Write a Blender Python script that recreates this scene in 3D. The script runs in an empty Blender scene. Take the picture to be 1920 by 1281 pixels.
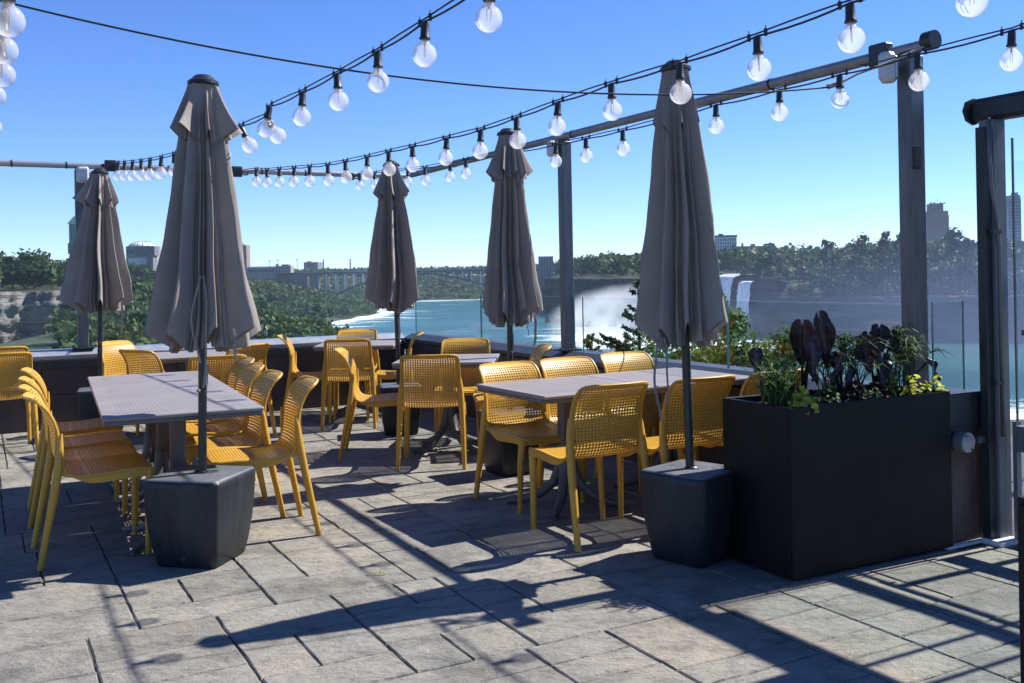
import bpy, bmesh, math, random
import numpy as np
from mathutils import Vector, Matrix
R_ = math.radians
C = bpy.context.scene.collection
SC = bpy.context.scene

# ------------------------------------------------------------------ camera
F, HY, SL, EYE = 1850.0, 513.0, math.atan(0.019), 1.42
cam_d = bpy.data.cameras.new('camera'); cam = bpy.data.objects.new('camera', cam_d); C.objects.link(cam)
cam_d.sensor_width = 36.0; cam_d.lens = 36.0 * F / 1920.0
cam_d.shift_y = -(640.5 - HY) / 1920.0
cam_d.clip_start = 0.05; cam_d.clip_end = 9000
cam.matrix_world = Matrix.Translation((0, 0, EYE)) @ Matrix.Rotation(R_(90), 4, 'X') @ Matrix.Rotation(-SL, 4, 'Z')
SC.camera = cam

# ------------------------------------------------------------------ sky, sun, exposure
SUN_AZ, SUN_EL = R_(26.8), R_(47.0)          # azimuth from +X towards +Y
w = bpy.data.worlds.new('World'); SC.world = w; w.use_nodes = True
nt = w.node_tree; nt.nodes.clear()
sky = nt.nodes.new('ShaderNodeTexSky'); sky.sky_type = 'NISHITA'; sky.sun_disc = False
sky.sun_elevation = SUN_EL; sky.sun_rotation = math.pi / 2 - SUN_AZ
sky.air_density = 0.75; sky.dust_density = 0.0; sky.ozone_density = 3.5; sky.altitude = 200
hsv = nt.nodes.new('ShaderNodeHueSaturation'); hsv.inputs['Saturation'].default_value = 1.16
hsv.inputs['Hue'].default_value = 0.505
bg = nt.nodes.new('ShaderNodeBackground'); bg.inputs['Strength'].default_value = 0.092
out = nt.nodes.new('ShaderNodeOutputWorld')
mul = nt.nodes.new('ShaderNodeMix'); mul.data_type = 'RGBA'; mul.blend_type = 'MULTIPLY'; mul.inputs[0].default_value = 1.0; mul.inputs[7].default_value = (0.79, 0.885, 1.12, 1)
nt.links.new(sky.outputs[0], hsv.inputs['Color']); nt.links.new(hsv.outputs[0], mul.inputs[6]); nt.links.new(mul.outputs[2], bg.inputs[0]); nt.links.new(bg.outputs[0], out.inputs[0])
sd = bpy.data.lights.new('sun', 'SUN'); sd.energy = 5.0; sd.angle = R_(0.53); sd.color = (1.0, 0.962, 0.90)
so = bpy.data.objects.new('sun', sd); C.objects.link(so)
sdir = Vector((math.cos(SUN_AZ) * math.cos(SUN_EL), math.sin(SUN_AZ) * math.cos(SUN_EL), math.sin(SUN_EL)))
so.rotation_euler = sdir.to_track_quat('Z', 'Y').to_euler()
so.location = sdir * 60
SC.view_settings.view_transform = 'Standard'; SC.view_settings.look = 'None'
SC.view_settings.exposure = 0.95; SC.view_settings.gamma = 1.0
SC.cycles.use_denoising = True
SC.cycles.max_bounces = 10; SC.cycles.transparent_max_bounces = 24; SC.cycles.volume_bounces = 1
SC.cycles.diffuse_bounces = 3; SC.cycles.glossy_bounces = 3; SC.cycles.transmission_bounces = 6
SC.cycles.caustics_reflective = False; SC.cycles.caustics_refractive = False
SC.cycles.volume_step_rate = 1.0; SC.cycles.volume_max_steps = 64

# ------------------------------------------------------------------ photo pixel -> place (used only to read positions off the photograph)
ca, sa = math.cos(SL), math.sin(SL)
def ray(px, py):
    dx, dy = px - 960.0, py - HY
    return (dx * ca - dy * sa) / F, (-dx * sa - dy * ca) / F        # X/Y, (Z-EYE)/Y
def G(px, py, z=0.0):                     # point on the level z seen at a pixel
    a, b = ray(px, py); Y = (z - EYE) / b
    return Vector((a * Y, Y, z))
def AT(px, py, Y):                        # point at forward distance Y
    a, b = ray(px, py)
    return Vector((a * Y, Y, EYE + b * Y))
TH = R_(28.5)
U = Vector((-math.sin(TH), math.cos(TH), 0))       # along the right hand parapet, away
V = Vector((math.cos(TH), math.sin(TH), 0))        # along the left hand parapet, to the right
K = Vector((-1.235, 11.25, 0))                     # corner of the parapet
def WR(t, z=0.0, o=0.0): return K - U * t + V * o + Vector((0, 0, z))       # on the right parapet
def WL(s, z=0.0, o=0.0): return K - V * s + U * o + Vector((0, 0, z))       # on the left parapet
def on_line(p0, p1, px, py):              # point whose plan lies on a line, at a pixel
    a, b = ray(px, py); d = p1 - p0
    t = (a * p0.y - p0.x) / (d.x - a * d.y)
    x, y = p0.x + d.x * t, p0.y + d.y * t
    return Vector((x, y, EYE + b * y))

# ------------------------------------------------------------------ materials
def mat(name, col=(0.5, 0.5, 0.5), rough=0.6, metal=0.0, **kw):
    m = bpy.data.materials.new(name); m.use_nodes = True
    b = m.node_tree.nodes['Principled BSDF']
    b.inputs['Base Color'].default_value = (*col, 1); b.inputs['Roughness'].default_value = rough
    b.inputs['Metallic'].default_value = metal
    for k, v in kw.items(): b.inputs[k].default_value = v
    return m
class N:
    def __init__(s, m): s.t = m.node_tree; s.b = s.t.nodes.get('Principled BSDF'); s.o = s.t.nodes.get('Material Output')
    def n(s, typ, **kw):
        nd = s.t.nodes.new(typ)
        for k, v in kw.items():
            if k in nd.inputs: nd.inputs[k].default_value = v
            else: setattr(nd, k, v)
        return nd
    def l(s, a, b): s.t.links.new(a, b)
    def coord(s, kind='Object', scale=(1, 1, 1), rot=(0, 0, 0)):
        tc = s.n('ShaderNodeTexCoord'); mp = s.n('ShaderNodeMapping')
        mp.inputs['Scale'].default_value = scale; mp.inputs['Rotation'].default_value = rot
        s.l(tc.outputs[kind], mp.inputs[0]); return mp.outputs[0]
    def noise(s, vec, scale, detail=4, rough=0.55):
        nd = s.n('ShaderNodeTexNoise'); nd.inputs['Scale'].default_value = scale; nd.inputs['Detail'].default_value = detail
        nd.inputs['Roughness'].default_value = rough
        if vec is not None: s.l(vec, nd.inputs['Vector'])
        return nd.outputs['Fac']
    def ramp(s, fac, stops):
        nd = s.n('ShaderNodeValToRGB'); cr = nd.color_ramp
        while len(cr.elements) < len(stops): cr.elements.new(0.5)
        for e, (p, c) in zip(cr.elements, stops): e.position = p; e.color = (*c, 1) if len(c) == 3 else c
        s.l(fac, nd.inputs[0]); return nd.outputs[0]
    def mix(s, fac, a, b, mode='MIX'):
        nd = s.n('ShaderNodeMix'); nd.data_type = 'RGBA'; nd.blend_type = mode
        if isinstance(fac, (int, float)): nd.inputs[0].default_value = fac
        else: s.l(fac, nd.inputs[0])
        for v, i in ((a, 6), (b, 7)):
            if isinstance(v, tuple): nd.inputs[i].default_value = (*v, 1)
            else: s.l(v, nd.inputs[i])
        return nd.outputs[2]
    def math(s, op, a, b=0.0, clamp=False):
        nd = s.n('ShaderNodeMath'); nd.operation = op; nd.use_clamp = clamp
        for v, i in ((a, 0), (b, 1)):
            if isinstance(v, (int, float)): nd.inputs[i].default_value = v
            else: s.l(v, nd.inputs[i])
        return nd.outputs[0]
    def bump(s, h, strength=0.3, dist=0.01):
        nd = s.n('ShaderNodeBump'); nd.inputs['Strength'].default_value = strength; nd.inputs['Distance'].default_value = dist
        s.l(h, nd.inputs['Height']); s.l(nd.outputs[0], s.b.inputs['Normal']); return nd
    def attr(s, name):
        nd = s.n('ShaderNodeAttribute'); nd.attribute_name = name; return nd.outputs['Fac']
M = {}
def weathered(name, c0, c1, rough, metal=0.0, scale=6, stretch=(1, 1, 1), bump=0.1, dist=0.003, mid=(0.35, 0.7)):
    m = mat(name, c0, rough, metal); q = N(m); v = q.coord('Object', stretch)
    f = q.noise(v, scale, 6, 0.62); f2 = q.noise(v, scale * 9, 3, 0.6)
    f3 = q.math('ADD', q.math('MULTIPLY', f, 0.7), q.math('MULTIPLY', f2, 0.3))
    q.l(q.ramp(f3, [(mid[0], c0), (mid[1], c1)]), q.b.inputs['Base Color'])
    q.l(q.ramp(f2, [(0.3, (rough * 0.85,) * 3), (0.7, (min(1, rough * 1.2),) * 3)]), q.b.inputs['Roughness'])
    q.bump(f2, bump, dist); M[name] = m; return m

# paving stone
m = mat('stone', (0.252, 0.234, 0.203), 0.8); q = N(m); v = q.coord('Object')
tint = q.attr('tint')
v2 = q.n('ShaderNodeVectorMath'); v2.operation = 'ADD'; cmb = q.n('ShaderNodeCombineXYZ'); q.l(q.math('MULTIPLY', tint, 57.0), cmb.inputs[2]); q.l(v, v2.inputs[0]); q.l(cmb.outputs[0], v2.inputs[1]); vv = v2.outputs[0]
vs = q.n('ShaderNodeMapping'); q.l(vv, vs.inputs[0]); vs.inputs['Scale'].default_value = (1.0, 1.7, 1.0); vs.inputs['Rotation'].default_value = (0, 0, -TH)
n1 = q.noise(vs.outputs[0], 3.2, 7, 0.68); n2 = q.noise(vs.outputs[0], 16, 6, 0.72); n3 = q.noise(v, 140, 3, 0.7); n4 = q.noise(v, 0.7, 3, 0.5)
base = q.ramp(n1, [(0.30, (0.143, 0.132, 0.113)), (0.46, (0.239, 0.226, 0.195)), (0.60, (0.274, 0.263, 0.235)), (0.76, (0.353, 0.321, 0.269))])
base = q.mix(0.68, base, q.ramp(tint, [(0.0, (0.203, 0.191, 0.167)), (0.35, (0.278, 0.263, 0.230)), (0.7, (0.248, 0.242, 0.222)), (1.0, (0.311, 0.279, 0.230))]))
base = q.mix(q.math('MULTIPLY', q.math('SUBTRACT', 0.46, n2, True), 3.2, True), base, (0.091, 0.081, 0.070))
base = q.mix(q.math('MULTIPLY', q.math('SUBTRACT', n2, 0.60, True), 2.4, True), base, (0.438, 0.417, 0.359))
base = q.mix(q.math('MULTIPLY', q.math('SUBTRACT', n3, 0.56, True), 2.6, True), base, (0.084, 0.077, 0.070))
base = q.mix(q.math('MULTIPLY', q.math('SUBTRACT', n4, 0.5, True), 2.0, True), base, (0.177, 0.167, 0.149))
n5 = q.noise(v, 1.6, 5, 0.62); base = q.mix(0.75, base, q.ramp(n5, [(0.30, (0.493, 0.490, 0.458)), (0.5, (0.96, 0.95, 0.93)), (0.72, (1.12, 1.06, 0.98))]), 'MULTIPLY')
n6 = q.noise(vs.outputs[0], 5.5, 8, 0.75); base = q.mix(0.8, base, q.ramp(n6, [(0.36, (0.556, 0.555, 0.522)), (0.50, (1.0, 1.0, 1.0)), (0.66, (1.18, 1.12, 1.04))]), 'MULTIPLY')
q.l(base, q.b.inputs['Base Color'])
wv = q.n('ShaderNodeTexVoronoi'); wv.feature = 'DISTANCE_TO_EDGE'; wv.inputs['Scale'].default_value = 3.4; q.l(vs.outputs[0], wv.inputs['Vector'])
hh = q.math('ADD', q.math('MULTIPLY', n1, 1.3), q.math('ADD', q.math('MULTIPLY', n2, 0.55), q.math('MULTIPLY', n3, 0.12)))
q.bump(hh, 1.0, 0.030); q.b.inputs['Specular IOR Level'].default_value = 0.35
M['stone'] = m
weathered('mortar', (0.045, 0.040, 0.034), (0.10, 0.09, 0.076), 0.95, scale=20, bump=0.5, dist=0.01)

# chair plastic
m = mat('chair_plastic', (0.62, 0.33, 0.035), 0.42); q = N(m); v = q.coord('Object')
n1 = q.noise(v, 7, 4, 0.6); n2 = q.noise(v, 160, 2, 0.6); oi = q.n('ShaderNodeObjectInfo'); hs_ = q.n('ShaderNodeHueSaturation'); q.l(q.math('ADD', 0.88, q.math('MULTIPLY', oi.outputs['Random'], 0.2)), hs_.inputs['Value']); q.l(q.math('ADD', 0.90, q.math('MULTIPLY', n1, 0.2)), hs_.inputs['Saturation'])
q.l(q.ramp(n1, [(0.3, (0.58, 0.325, 0.040)), (0.7, (0.66, 0.375, 0.055))]), hs_.inputs['Color']); q.l(hs_.outputs[0], q.b.inputs['Base Color'])
q.bump(n2, 0.05, 0.001); q.b.inputs['Specular IOR Level'].default_value = 0.4
tr = q.n('ShaderNodeBsdfTranslucent'); tr.inputs[0].default_value = (0.72, 0.37, 0.03, 1)
ms = q.n('ShaderNodeMixShader'); ms.inputs[0].default_value = 0.16
q.l(q.b.outputs[0], ms.inputs[1]); q.l(tr.outputs[0], ms.inputs[2]); q.l(ms.outputs[0], q.o.inputs[0])
M['chair'] = m

# umbrella cloth
m = mat('umbrella_cloth', (0.2, 0.185, 0.18), 0.85); q = N(m); v = q.coord('Object')
n1 = q.noise(v, 5, 5, 0.6); wv = q.noise(v, 420, 2, 0.5)
vz = q.coord('Object', (9, 9, 0.8)); st = q.noise(vz, 3, 4, 0.6)
c = q.ramp(n1, [(0.3, (0.255, 0.226, 0.202)), (0.7, (0.32, 0.286, 0.256))])
c = q.mix(q.math('MULTIPLY', q.math('SUBTRACT', st, 0.55, True), 1.6, True), c, (0.215, 0.193, 0.175))
q.l(c, q.b.inputs['Base Color']); q.bump(q.math('ADD', q.math('MULTIPLY', wv, 0.08), n1), 0.25, 0.012)
tr = q.n('ShaderNodeBsdfTranslucent'); tr.inputs[0].default_value = (0.30, 0.275, 0.255, 1)
ms = q.n('ShaderNodeMixShader'); ms.inputs[0].default_value = 0.10
q.l(q.b.outputs[0], ms.inputs[1]); q.l(tr.outputs[0], ms.inputs[2]); q.l(ms.outputs[0], q.o.inputs[0])
M['cloth'] = m

# table top with its bands of short grooves
m = mat('table_top', (0.27, 0.235, 0.235), 0.55); q = N(m)
tc = q.n('ShaderNodeTexCoord'); sx = q.n('ShaderNodeSeparateXYZ'); q.l(tc.outputs['Object'], sx.inputs[0]); X, Y = sx.outputs[0], sx.outputs[1]
gx = q.math('LESS_THAN', q.math('FRACT', q.math('MULTIPLY', q.math('ADD', X, 10.0), 1 / 0.021)), 0.42)
fy = q.math('FRACT', q.math('MULTIPLY', q.math('ADD', Y, 10.0 + 0.065), 1 / 0.13))
gy = q.math('MULTIPLY', q.math('GREATER_THAN', fy, 0.14), q.math('LESS_THAN', fy, 0.86))
inx = q.math('LESS_THAN', q.math('ABSOLUTE', X), 0.315); iny = q.math('LESS_THAN', q.math('ABSOLUTE', Y), 0.325)
g = q.math('MULTIPLY', q.math('MULTIPLY', gx, gy), q.math('MULTIPLY', inx, iny))
n1 = q.noise(tc.outputs['Object'], 6, 5, 0.6)
c = q.ramp(n1, [(0.3, (0.205, 0.182, 0.176)), (0.7, (0.245, 0.218, 0.21))])
c = q.mix(q.math('MULTIPLY', g, 0.55), c, (0.15, 0.13, 0.13)); q.l(c, q.b.inputs['Base Color'])
q.bump(q.math('SUBTRACT', 1.0, g), 0.8, 0.004)
M['table_top'] = m
weathered('table_leg', (0.085, 0.078, 0.076), (0.12, 0.11, 0.108), 0.45, scale=8)
weathered('base_plastic', (0.012, 0.015, 0.019), (0.040, 0.047, 0.056), 0.42, scale=4, stretch=(3, 3, 0.5), bump=0.15, dist=0.004, mid=(0.4, 0.8))
weathered('base_lid', (0.06, 0.066, 0.075), (0.16, 0.17, 0.18), 0.5, scale=5, mid=(0.35, 0.75))
weathered('planter', (0.0020, 0.0026, 0.0034), (0.0078, 0.0090, 0.0105), 0.5, scale=3, stretch=(1.6, 1.6, 0.5), bump=0.06, mid=(0.4, 0.75))
weathered('dark_pole', (0.010, 0.011, 0.013), (0.022, 0.022, 0.025), 0.35, scale=10)
weathered('galvanised', (0.085, 0.092, 0.102), (0.18, 0.188, 0.20), 0.5, 0.6, scale=7, stretch=(4, 4, 0.5), mid=(0.3, 0.7))
weathered('pipe_steel', (0.17, 0.18, 0.19), (0.29, 0.30, 0.31), 0.5, 0.45, scale=9, mid=(0.3, 0.7))
weathered('door_frame', (0.095, 0.105, 0.118), (0.22, 0.235, 0.255), 0.55, 0.4, scale=9, stretch=(5, 5, 0.35), bump=0.3, mid=(0.3, 0.7))
weathered('dark_frame', (0.026, 0.03, 0.036), (0.05, 0.055, 0.062), 0.45, 0.4, scale=7)
weathered('cap_metal', (0.30, 0.325, 0.36), (0.52, 0.545, 0.58), 0.38, 0.55, scale=8, stretch=(1, 1, 3), mid=(0.3, 0.75))
weathered('cap_dark', (0.05, 0.058, 0.07), (0.10, 0.11, 0.125), 0.45, 0.4, scale=8, stretch=(1, 1, 3))
m = weathered('wall_panel', (0.038, 0.026, 0.027), (0.088, 0.062, 0.064), 0.5, scale=3, stretch=(1, 1, 0.6), bump=0.2, dist=0.005)
weathered('cable', (0.012, 0.012, 0.014), (0.025, 0.025, 0.028), 0.55, scale=20)
weathered('socket', (0.015, 0.016, 0.018), (0.03, 0.031, 0.034), 0.4, scale=20)
weathered('lamp_box', (0.42, 0.43, 0.44), (0.60, 0.61, 0.62), 0.45, scale=10)
weathered('white_paint', (0.55, 0.57, 0.58), (0.74, 0.75, 0.75), 0.6, scale=0.12)
N(M['planter']).b.inputs['Specular IOR Level'].default_value = 0.22; N(M['base_plastic']).b.inputs['Specular IOR Level'].default_value = 0.35
weathered('soil', (0.010, 0.008, 0.006), (0.03, 0.023, 0.017), 1.0, scale=30, bump=0.8, dist=0.02)
weathered('strap', (0.30, 0.28, 0.26), (0.42, 0.40, 0.37), 0.8, scale=30)

def two_sided(t, fr, ior):
    g = t.nodes.new('ShaderNodeNewGeometry'); mx = t.nodes.new('ShaderNodeMapRange'); mx.inputs[3].default_value = ior; mx.inputs[4].default_value = 1 / ior
    t.links.new(g.outputs['Backfacing'], mx.inputs[0]); t.links.new(mx.outputs[0], fr.inputs[0])
def glass(name, tint, refl_rough=0.0, ior=1.26):
    m = bpy.data.materials.new(name); m.use_nodes = True; t = m.node_tree; t.nodes.clear()
    o = t.nodes.new('ShaderNodeOutputMaterial'); tp = t.nodes.new('ShaderNodeBsdfTransparent'); tp.inputs[0].default_value = (*tint, 1)
    gl = t.nodes.new('ShaderNodeBsdfGlossy'); gl.inputs['Roughness'].default_value = refl_rough; gl.inputs[0].default_value = (0.95, 0.97, 1, 1)
    fr = t.nodes.new('ShaderNodeFresnel'); two_sided(t, fr, ior)
    mx = t.nodes.new('ShaderNodeMixShader'); t.links.new(fr.outputs[0], mx.inputs[0]); t.links.new(tp.outputs[0], mx.inputs[1]); t.links.new(gl.outputs[0], mx.inputs[2])
    t.links.new(mx.outputs[0], o.inputs[0]); M[name] = m; return m
glass('pane', (0.93, 0.965, 0.96)); glass('door_pane', (0.86, 0.94, 0.95))
m = mat('glass_edge', (0.13, 0.31, 0.29), 0.12); M['glass_edge'] = m
# bulb: clear globe, a little frosted
m = bpy.data.materials.new('bulb_glass'); m.use_nodes = True; t = m.node_tree; t.nodes.clear()
o = t.nodes.new('ShaderNodeOutputMaterial'); tp = t.nodes.new('ShaderNodeBsdfTransparent'); tp.inputs[0].default_value = (0.96, 0.96, 0.97, 1)
gl = t.nodes.new('ShaderNodeBsdfGlossy'); gl.inputs['Roughness'].default_value = 0.06
tl = t.nodes.new('ShaderNodeBsdfTranslucent'); tl.inputs[0].default_value = (0.92, 0.92, 0.95, 1)
lw = t.nodes.new('ShaderNodeLayerWeight'); lw.inputs[0].default_value = 0.35
mp = t.nodes.new('ShaderNodeMapRange'); mp.inputs[1].default_value = 0; mp.inputs[2].default_value = 1; mp.inputs[3].default_value = 0.25; mp.inputs[4].default_value = 0.66
t.links.new(lw.outputs['Facing'], mp.inputs[0])
m1 = t.nodes.new('ShaderNodeMixShader'); t.links.new(mp.outputs[0], m1.inputs[0]); t.links.new(tp.outputs[0], m1.inputs[1]); t.links.new(tl.outputs[0], m1.inputs[2])
fr = t.nodes.new('ShaderNodeFresnel'); two_sided(t, fr, 1.35)
m2 = t.nodes.new('ShaderNodeMixShader'); t.links.new(fr.outputs[0], m2.inputs[0]); t.links.new(m1.outputs[0], m2.inputs[1]); t.links.new(gl.outputs[0], m2.inputs[2])
t.links.new(m2.outputs[0], o.inputs[0]); M['bulb_glass'] = m
M['filament'] = mat('filament', (0.75, 0.42, 0.22), 0.5)

def leafmat(name, stops, transl=0.3, rough=0.6, tcol=None):
    m = mat(name, (0.05, 0.09, 0.03), rough); q = N(m)
    c = q.ramp(q.attr('tint'), stops); q.l(c, q.b.inputs['Base Color']); q.b.inputs['Specular IOR Level'].default_value = 0.25
    tr = q.n('ShaderNodeBsdfTranslucent')
    if tcol: tr.inputs[0].default_value = (*tcol, 1)
    else: q.l(c, tr.inputs[0])
    ms = q.n('ShaderNodeMixShader'); ms.inputs[0].default_value = transl
    q.l(q.b.outputs[0], ms.inputs[1]); q.l(tr.outputs[0], ms.inputs[2]); q.l(ms.outputs[0], q.o.inputs[0]); M[name] = m; return m
leafmat('wood_leaf', [(0, (0.012, 0.032, 0.012)), (0.4, (0.030, 0.072, 0.021)), (0.75, (0.062, 0.112, 0.028)), (1, (0.125, 0.145, 0.055))], 0.3)
leafmat('spruce_leaf', [(0, (0.035, 0.075, 0.035)), (0.5, (0.075, 0.13, 0.055)), (1, (0.14, 0.20, 0.075))], 0.3)
leafmat('cedar_leaf', [(0, (0.035, 0.085, 0.020)), (0.5, (0.085, 0.160, 0.036)), (1, (0.17, 0.25, 0.055))], 0.4)
leafmat('grass_leaf', [(0, (0.025, 0.055, 0.018)), (0.5, (0.055, 0.10, 0.03)), (1, (0.11, 0.17, 0.05))], 0.35)
leafmat('lime_leaf', [(0, (0.30, 0.36, 0.04)), (0.5, (0.48, 0.50, 0.07)), (1, (0.60, 0.60, 0.14))], 0.45)
leafmat('ear_leaf', [(0, (0.010, 0.008, 0.012)), (0.5, (0.022, 0.016, 0.022)), (1, (0.075, 0.055, 0.068))], 0.08, 0.33, (0.035, 0.014, 0.016))
leafmat('coleus_leaf', [(0, (0.025, 0.010, 0.008)), (0.6, (0.06, 0.018, 0.012)), (1, (0.12, 0.035, 0.015))], 0.35)
weathered('bark', (0.035, 0.028, 0.022), (0.085, 0.07, 0.055), 0.9, scale=3, stretch=(3, 3, 0.5), bump=0.5, dist=0.03)

# ------------------------------------------------------------------ mesh helpers
class MB:
    def __init__(s): s.v = []; s.f = []; s.tint = []
    def add(s, vs, fs):
        o = len(s.v); s.v += [tuple(p) for p in vs]; s.f += [tuple(i + o for i in f) for f in fs]; return s
    def box(s, c, d, rz=0.0, bev=0.0, tz=1.0):
        hx, hy, hz = d[0] / 2, d[1] / 2, d[2] / 2; cr, sr = math.cos(rz), math.sin(rz)
        def P(x, y, z): return (c[0] + x * cr - y * sr, c[1] + x * sr + y * cr, c[2] + z)
        if bev <= 0:
            vs = [P(sx * hx, sy * hy, sz * hz) for sz in (-1, 1) for sx, sy in ((-1, -1), (1, -1), (1, 1), (-1, 1))]
            fs = [(0, 3, 2, 1), (4, 5, 6, 7)] + [(i, (i + 1) % 4, 4 + (i + 1) % 4, 4 + i) for i in range(4)]
            return s.add(vs, fs)
        b = min(bev, hx * .9, hy * .9, hz * .9); rings = []
        def ring(ix, iy, z):                       # octagon ring
            return [P(x, y, z) for x, y in ((-hx + ix + b, -hy + ix), (hx - ix - b, -hy + ix), (hx - ix, -hy + ix + b), (hx - ix, hy - ix - b), (hx - ix - b, hy - ix), (-hx + ix + b, hy - ix), (-hx + ix, hy - ix - b), (-hx + ix, -hy + ix + b))]
        vs = ring(b * .6, 0, -hz) + ring(0, 0, -hz + b) + ring(0, 0, hz - b) + ring(b * .6, 0, hz)
        fs = [tuple(range(7, -1, -1)), tuple(range(24, 32))]
        for k in range(3):
            for i in range(8): fs.append((k * 8 + i, k * 8 + (i + 1) % 8, k * 8 + 8 + (i + 1) % 8, k * 8 + 8 + i))
        return s.add(vs, fs)
    def tube(s, pts, r, n=8, closed=False, cap=True, flat=1.0, up=None):
        pts = [Vector(p) for p in pts]; k = len(pts); rs = r if isinstance(r, (list, tuple)) else [r] * k
        o = len(s.v); prev = None
        for i, p in enumerate(pts):
            if closed: d = pts[(i + 1) % k] - pts[i - 1]
            else: d = pts[min(i + 1, k - 1)] - pts[max(i - 1, 0)]
            d.normalize()
            if prev is None:
                ref = Vector(up) if up else (Vector((0, 0, 1)) if abs(d.z) < 0.9 else Vector((0, 1, 0)))
                a = d.cross(ref).normalized()
            else:
                a = prev - d * prev.dot(d); a.normalize()
            prev = a; b = d.cross(a)
            for j in range(n):
                an = 2 * math.pi * (j + 0.5) / n
                s.v.append(tuple(p + a * (rs[i] * math.cos(an)) + b * (rs[i] * flat * math.sin(an))))
        m_ = k if closed else k - 1
        for i in range(m_):
            i2 = (i + 1) % k
            for j in range(n):
                s.f.append((o + i * n + j, o + i * n + (j + 1) % n, o + i2 * n + (j + 1) % n, o + i2 * n + j))
        if cap and not closed:
            s.f.append(tuple(o + j for j in range(n - 1, -1, -1))); s.f.append(tuple(o + (k - 1) * n + j for j in range(n)))
        return s
    def lathe(s, prof, c=(0, 0, 0), n=16, cap=True):
        o = len(s.v)
        for r, z in prof:
            for j in range(n):
                a = 2 * math.pi * j / n; s.v.append((c[0] + r * math.cos(a), c[1] + r * math.sin(a), c[2] + z))
        for i in range(len(prof) - 1):
            for j in range(n):
                s.f.append((o + i * n + j, o + i * n + (j + 1) % n, o + (i + 1) * n + (j + 1) % n, o + (i + 1) * n + j))
        if cap:
            s.f.append(tuple(o + j for j in range(n - 1, -1, -1))); s.f.append(tuple(o + (len(prof) - 1) * n + j for j in range(n)))
        return s
    def grid(s, rows):
        o = len(s.v); n = len(rows[0])
        for r in rows: s.v += [tuple(p) for p in r]
        for i in range(len(rows) - 1):
            for j in range(n - 1):
                s.f.append((o + i * n + j, o + i * n + j + 1, o + (i + 1) * n + j + 1, o + (i + 1) * n + j))
        return s
    def build(s, name, m, parent=None, smooth=False, loc=None, rz=0.0, angle=None, tint=None):
        me = bpy.data.meshes.new(name); me.from_pydata(s.v, [], s.f); me.update()
        if tint is not None:
            at_ = me.attributes.new('tint', 'FLOAT', 'FACE'); at_.data.foreach_set('value', np.asarray(tint, dtype=np.float32))
        if smooth: me.polygons.foreach_set('use_smooth', [True] * len(me.polygons))
        if angle: me.set_sharp_from_angle(angle=R_(angle))
        me.materials.append(m if not isinstance(m, str) else M[m])
        o = bpy.data.objects.new(name, me); C.objects.link(o)
        if parent: o.parent = parent
        if loc is not None: o.location = loc
        o.rotation_euler.z = rz
        return o
def empty(name, loc=(0, 0, 0), rz=0.0):
    o = bpy.data.objects.new(name, None); C.objects.link(o); o.location = loc; o.rotation_euler = (0, 0, rz); o.empty_display_size = 0.1; return o
def tag(o, label=None, cat=None, group=None, kind=None):
    for k, v_ in (('label', label), ('category', cat), ('group', group), ('kind', kind)):
        if v_: o[k] = v_
    return o
def copy_tree(o, parent=None):
    c = o.copy(); C.objects.link(c)
    if parent: c.parent = parent
    for ch in list(o.children): copy_tree(ch, c)
    return c
def np_mesh(name, verts, quads, m, tint=None, parent=None, loc=None):
    me = bpy.data.meshes.new(name); nv, nf = len(verts), len(quads); k = quads.shape[1]
    me.vertices.add(nv); me.vertices.foreach_set('co', np.ascontiguousarray(verts, dtype=np.float32).ravel())
    me.loops.add(nf * k); me.loops.foreach_set('vertex_index', np.ascontiguousarray(quads, dtype=np.int32).ravel())
    me.polygons.add(nf); me.polygons.foreach_set('loop_start', np.arange(0, nf * k, k, dtype=np.int32))
    me.update(calc_edges=True)
    if tint is not None:
        a = me.attributes.new('tint', 'FLOAT', 'FACE'); a.data.foreach_set('value', np.asarray(tint, dtype=np.float32))
    me.materials.append(M[m] if isinstance(m, str) else m)
    o = bpy.data.objects.new(name, me); C.objects.link(o)
    if parent: o.parent = parent
    if loc is not None: o.location = loc
    return o
def quad_cloud(P, Nn, size, rng, aspect=0.7):
    """a leaf-clump quad at every point P, facing roughly Nn"""
    n = len(P); r = rng.normal(size=(n, 3)); Nn = Nn + r * 0.55; Nn /= np.linalg.norm(Nn, axis=1)[:, None] + 1e-9
    t = np.cross(Nn, rng.normal(size=(n, 3))); t /= np.linalg.norm(t, axis=1)[:, None] + 1e-9; b = np.cross(Nn, t)
    s = (size * rng.uniform(0.6, 1.35, size=n))[:, None]
    q = np.stack([P - t * s - b * s * aspect * .6, P + t * s * .4 - b * s * aspect, P + t * s + b * s * aspect * .5, P - t * s * .3 + b * s * aspect], 1)
    return q.reshape(-1, 3), np.arange(n * 4).reshape(n, 4)

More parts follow.
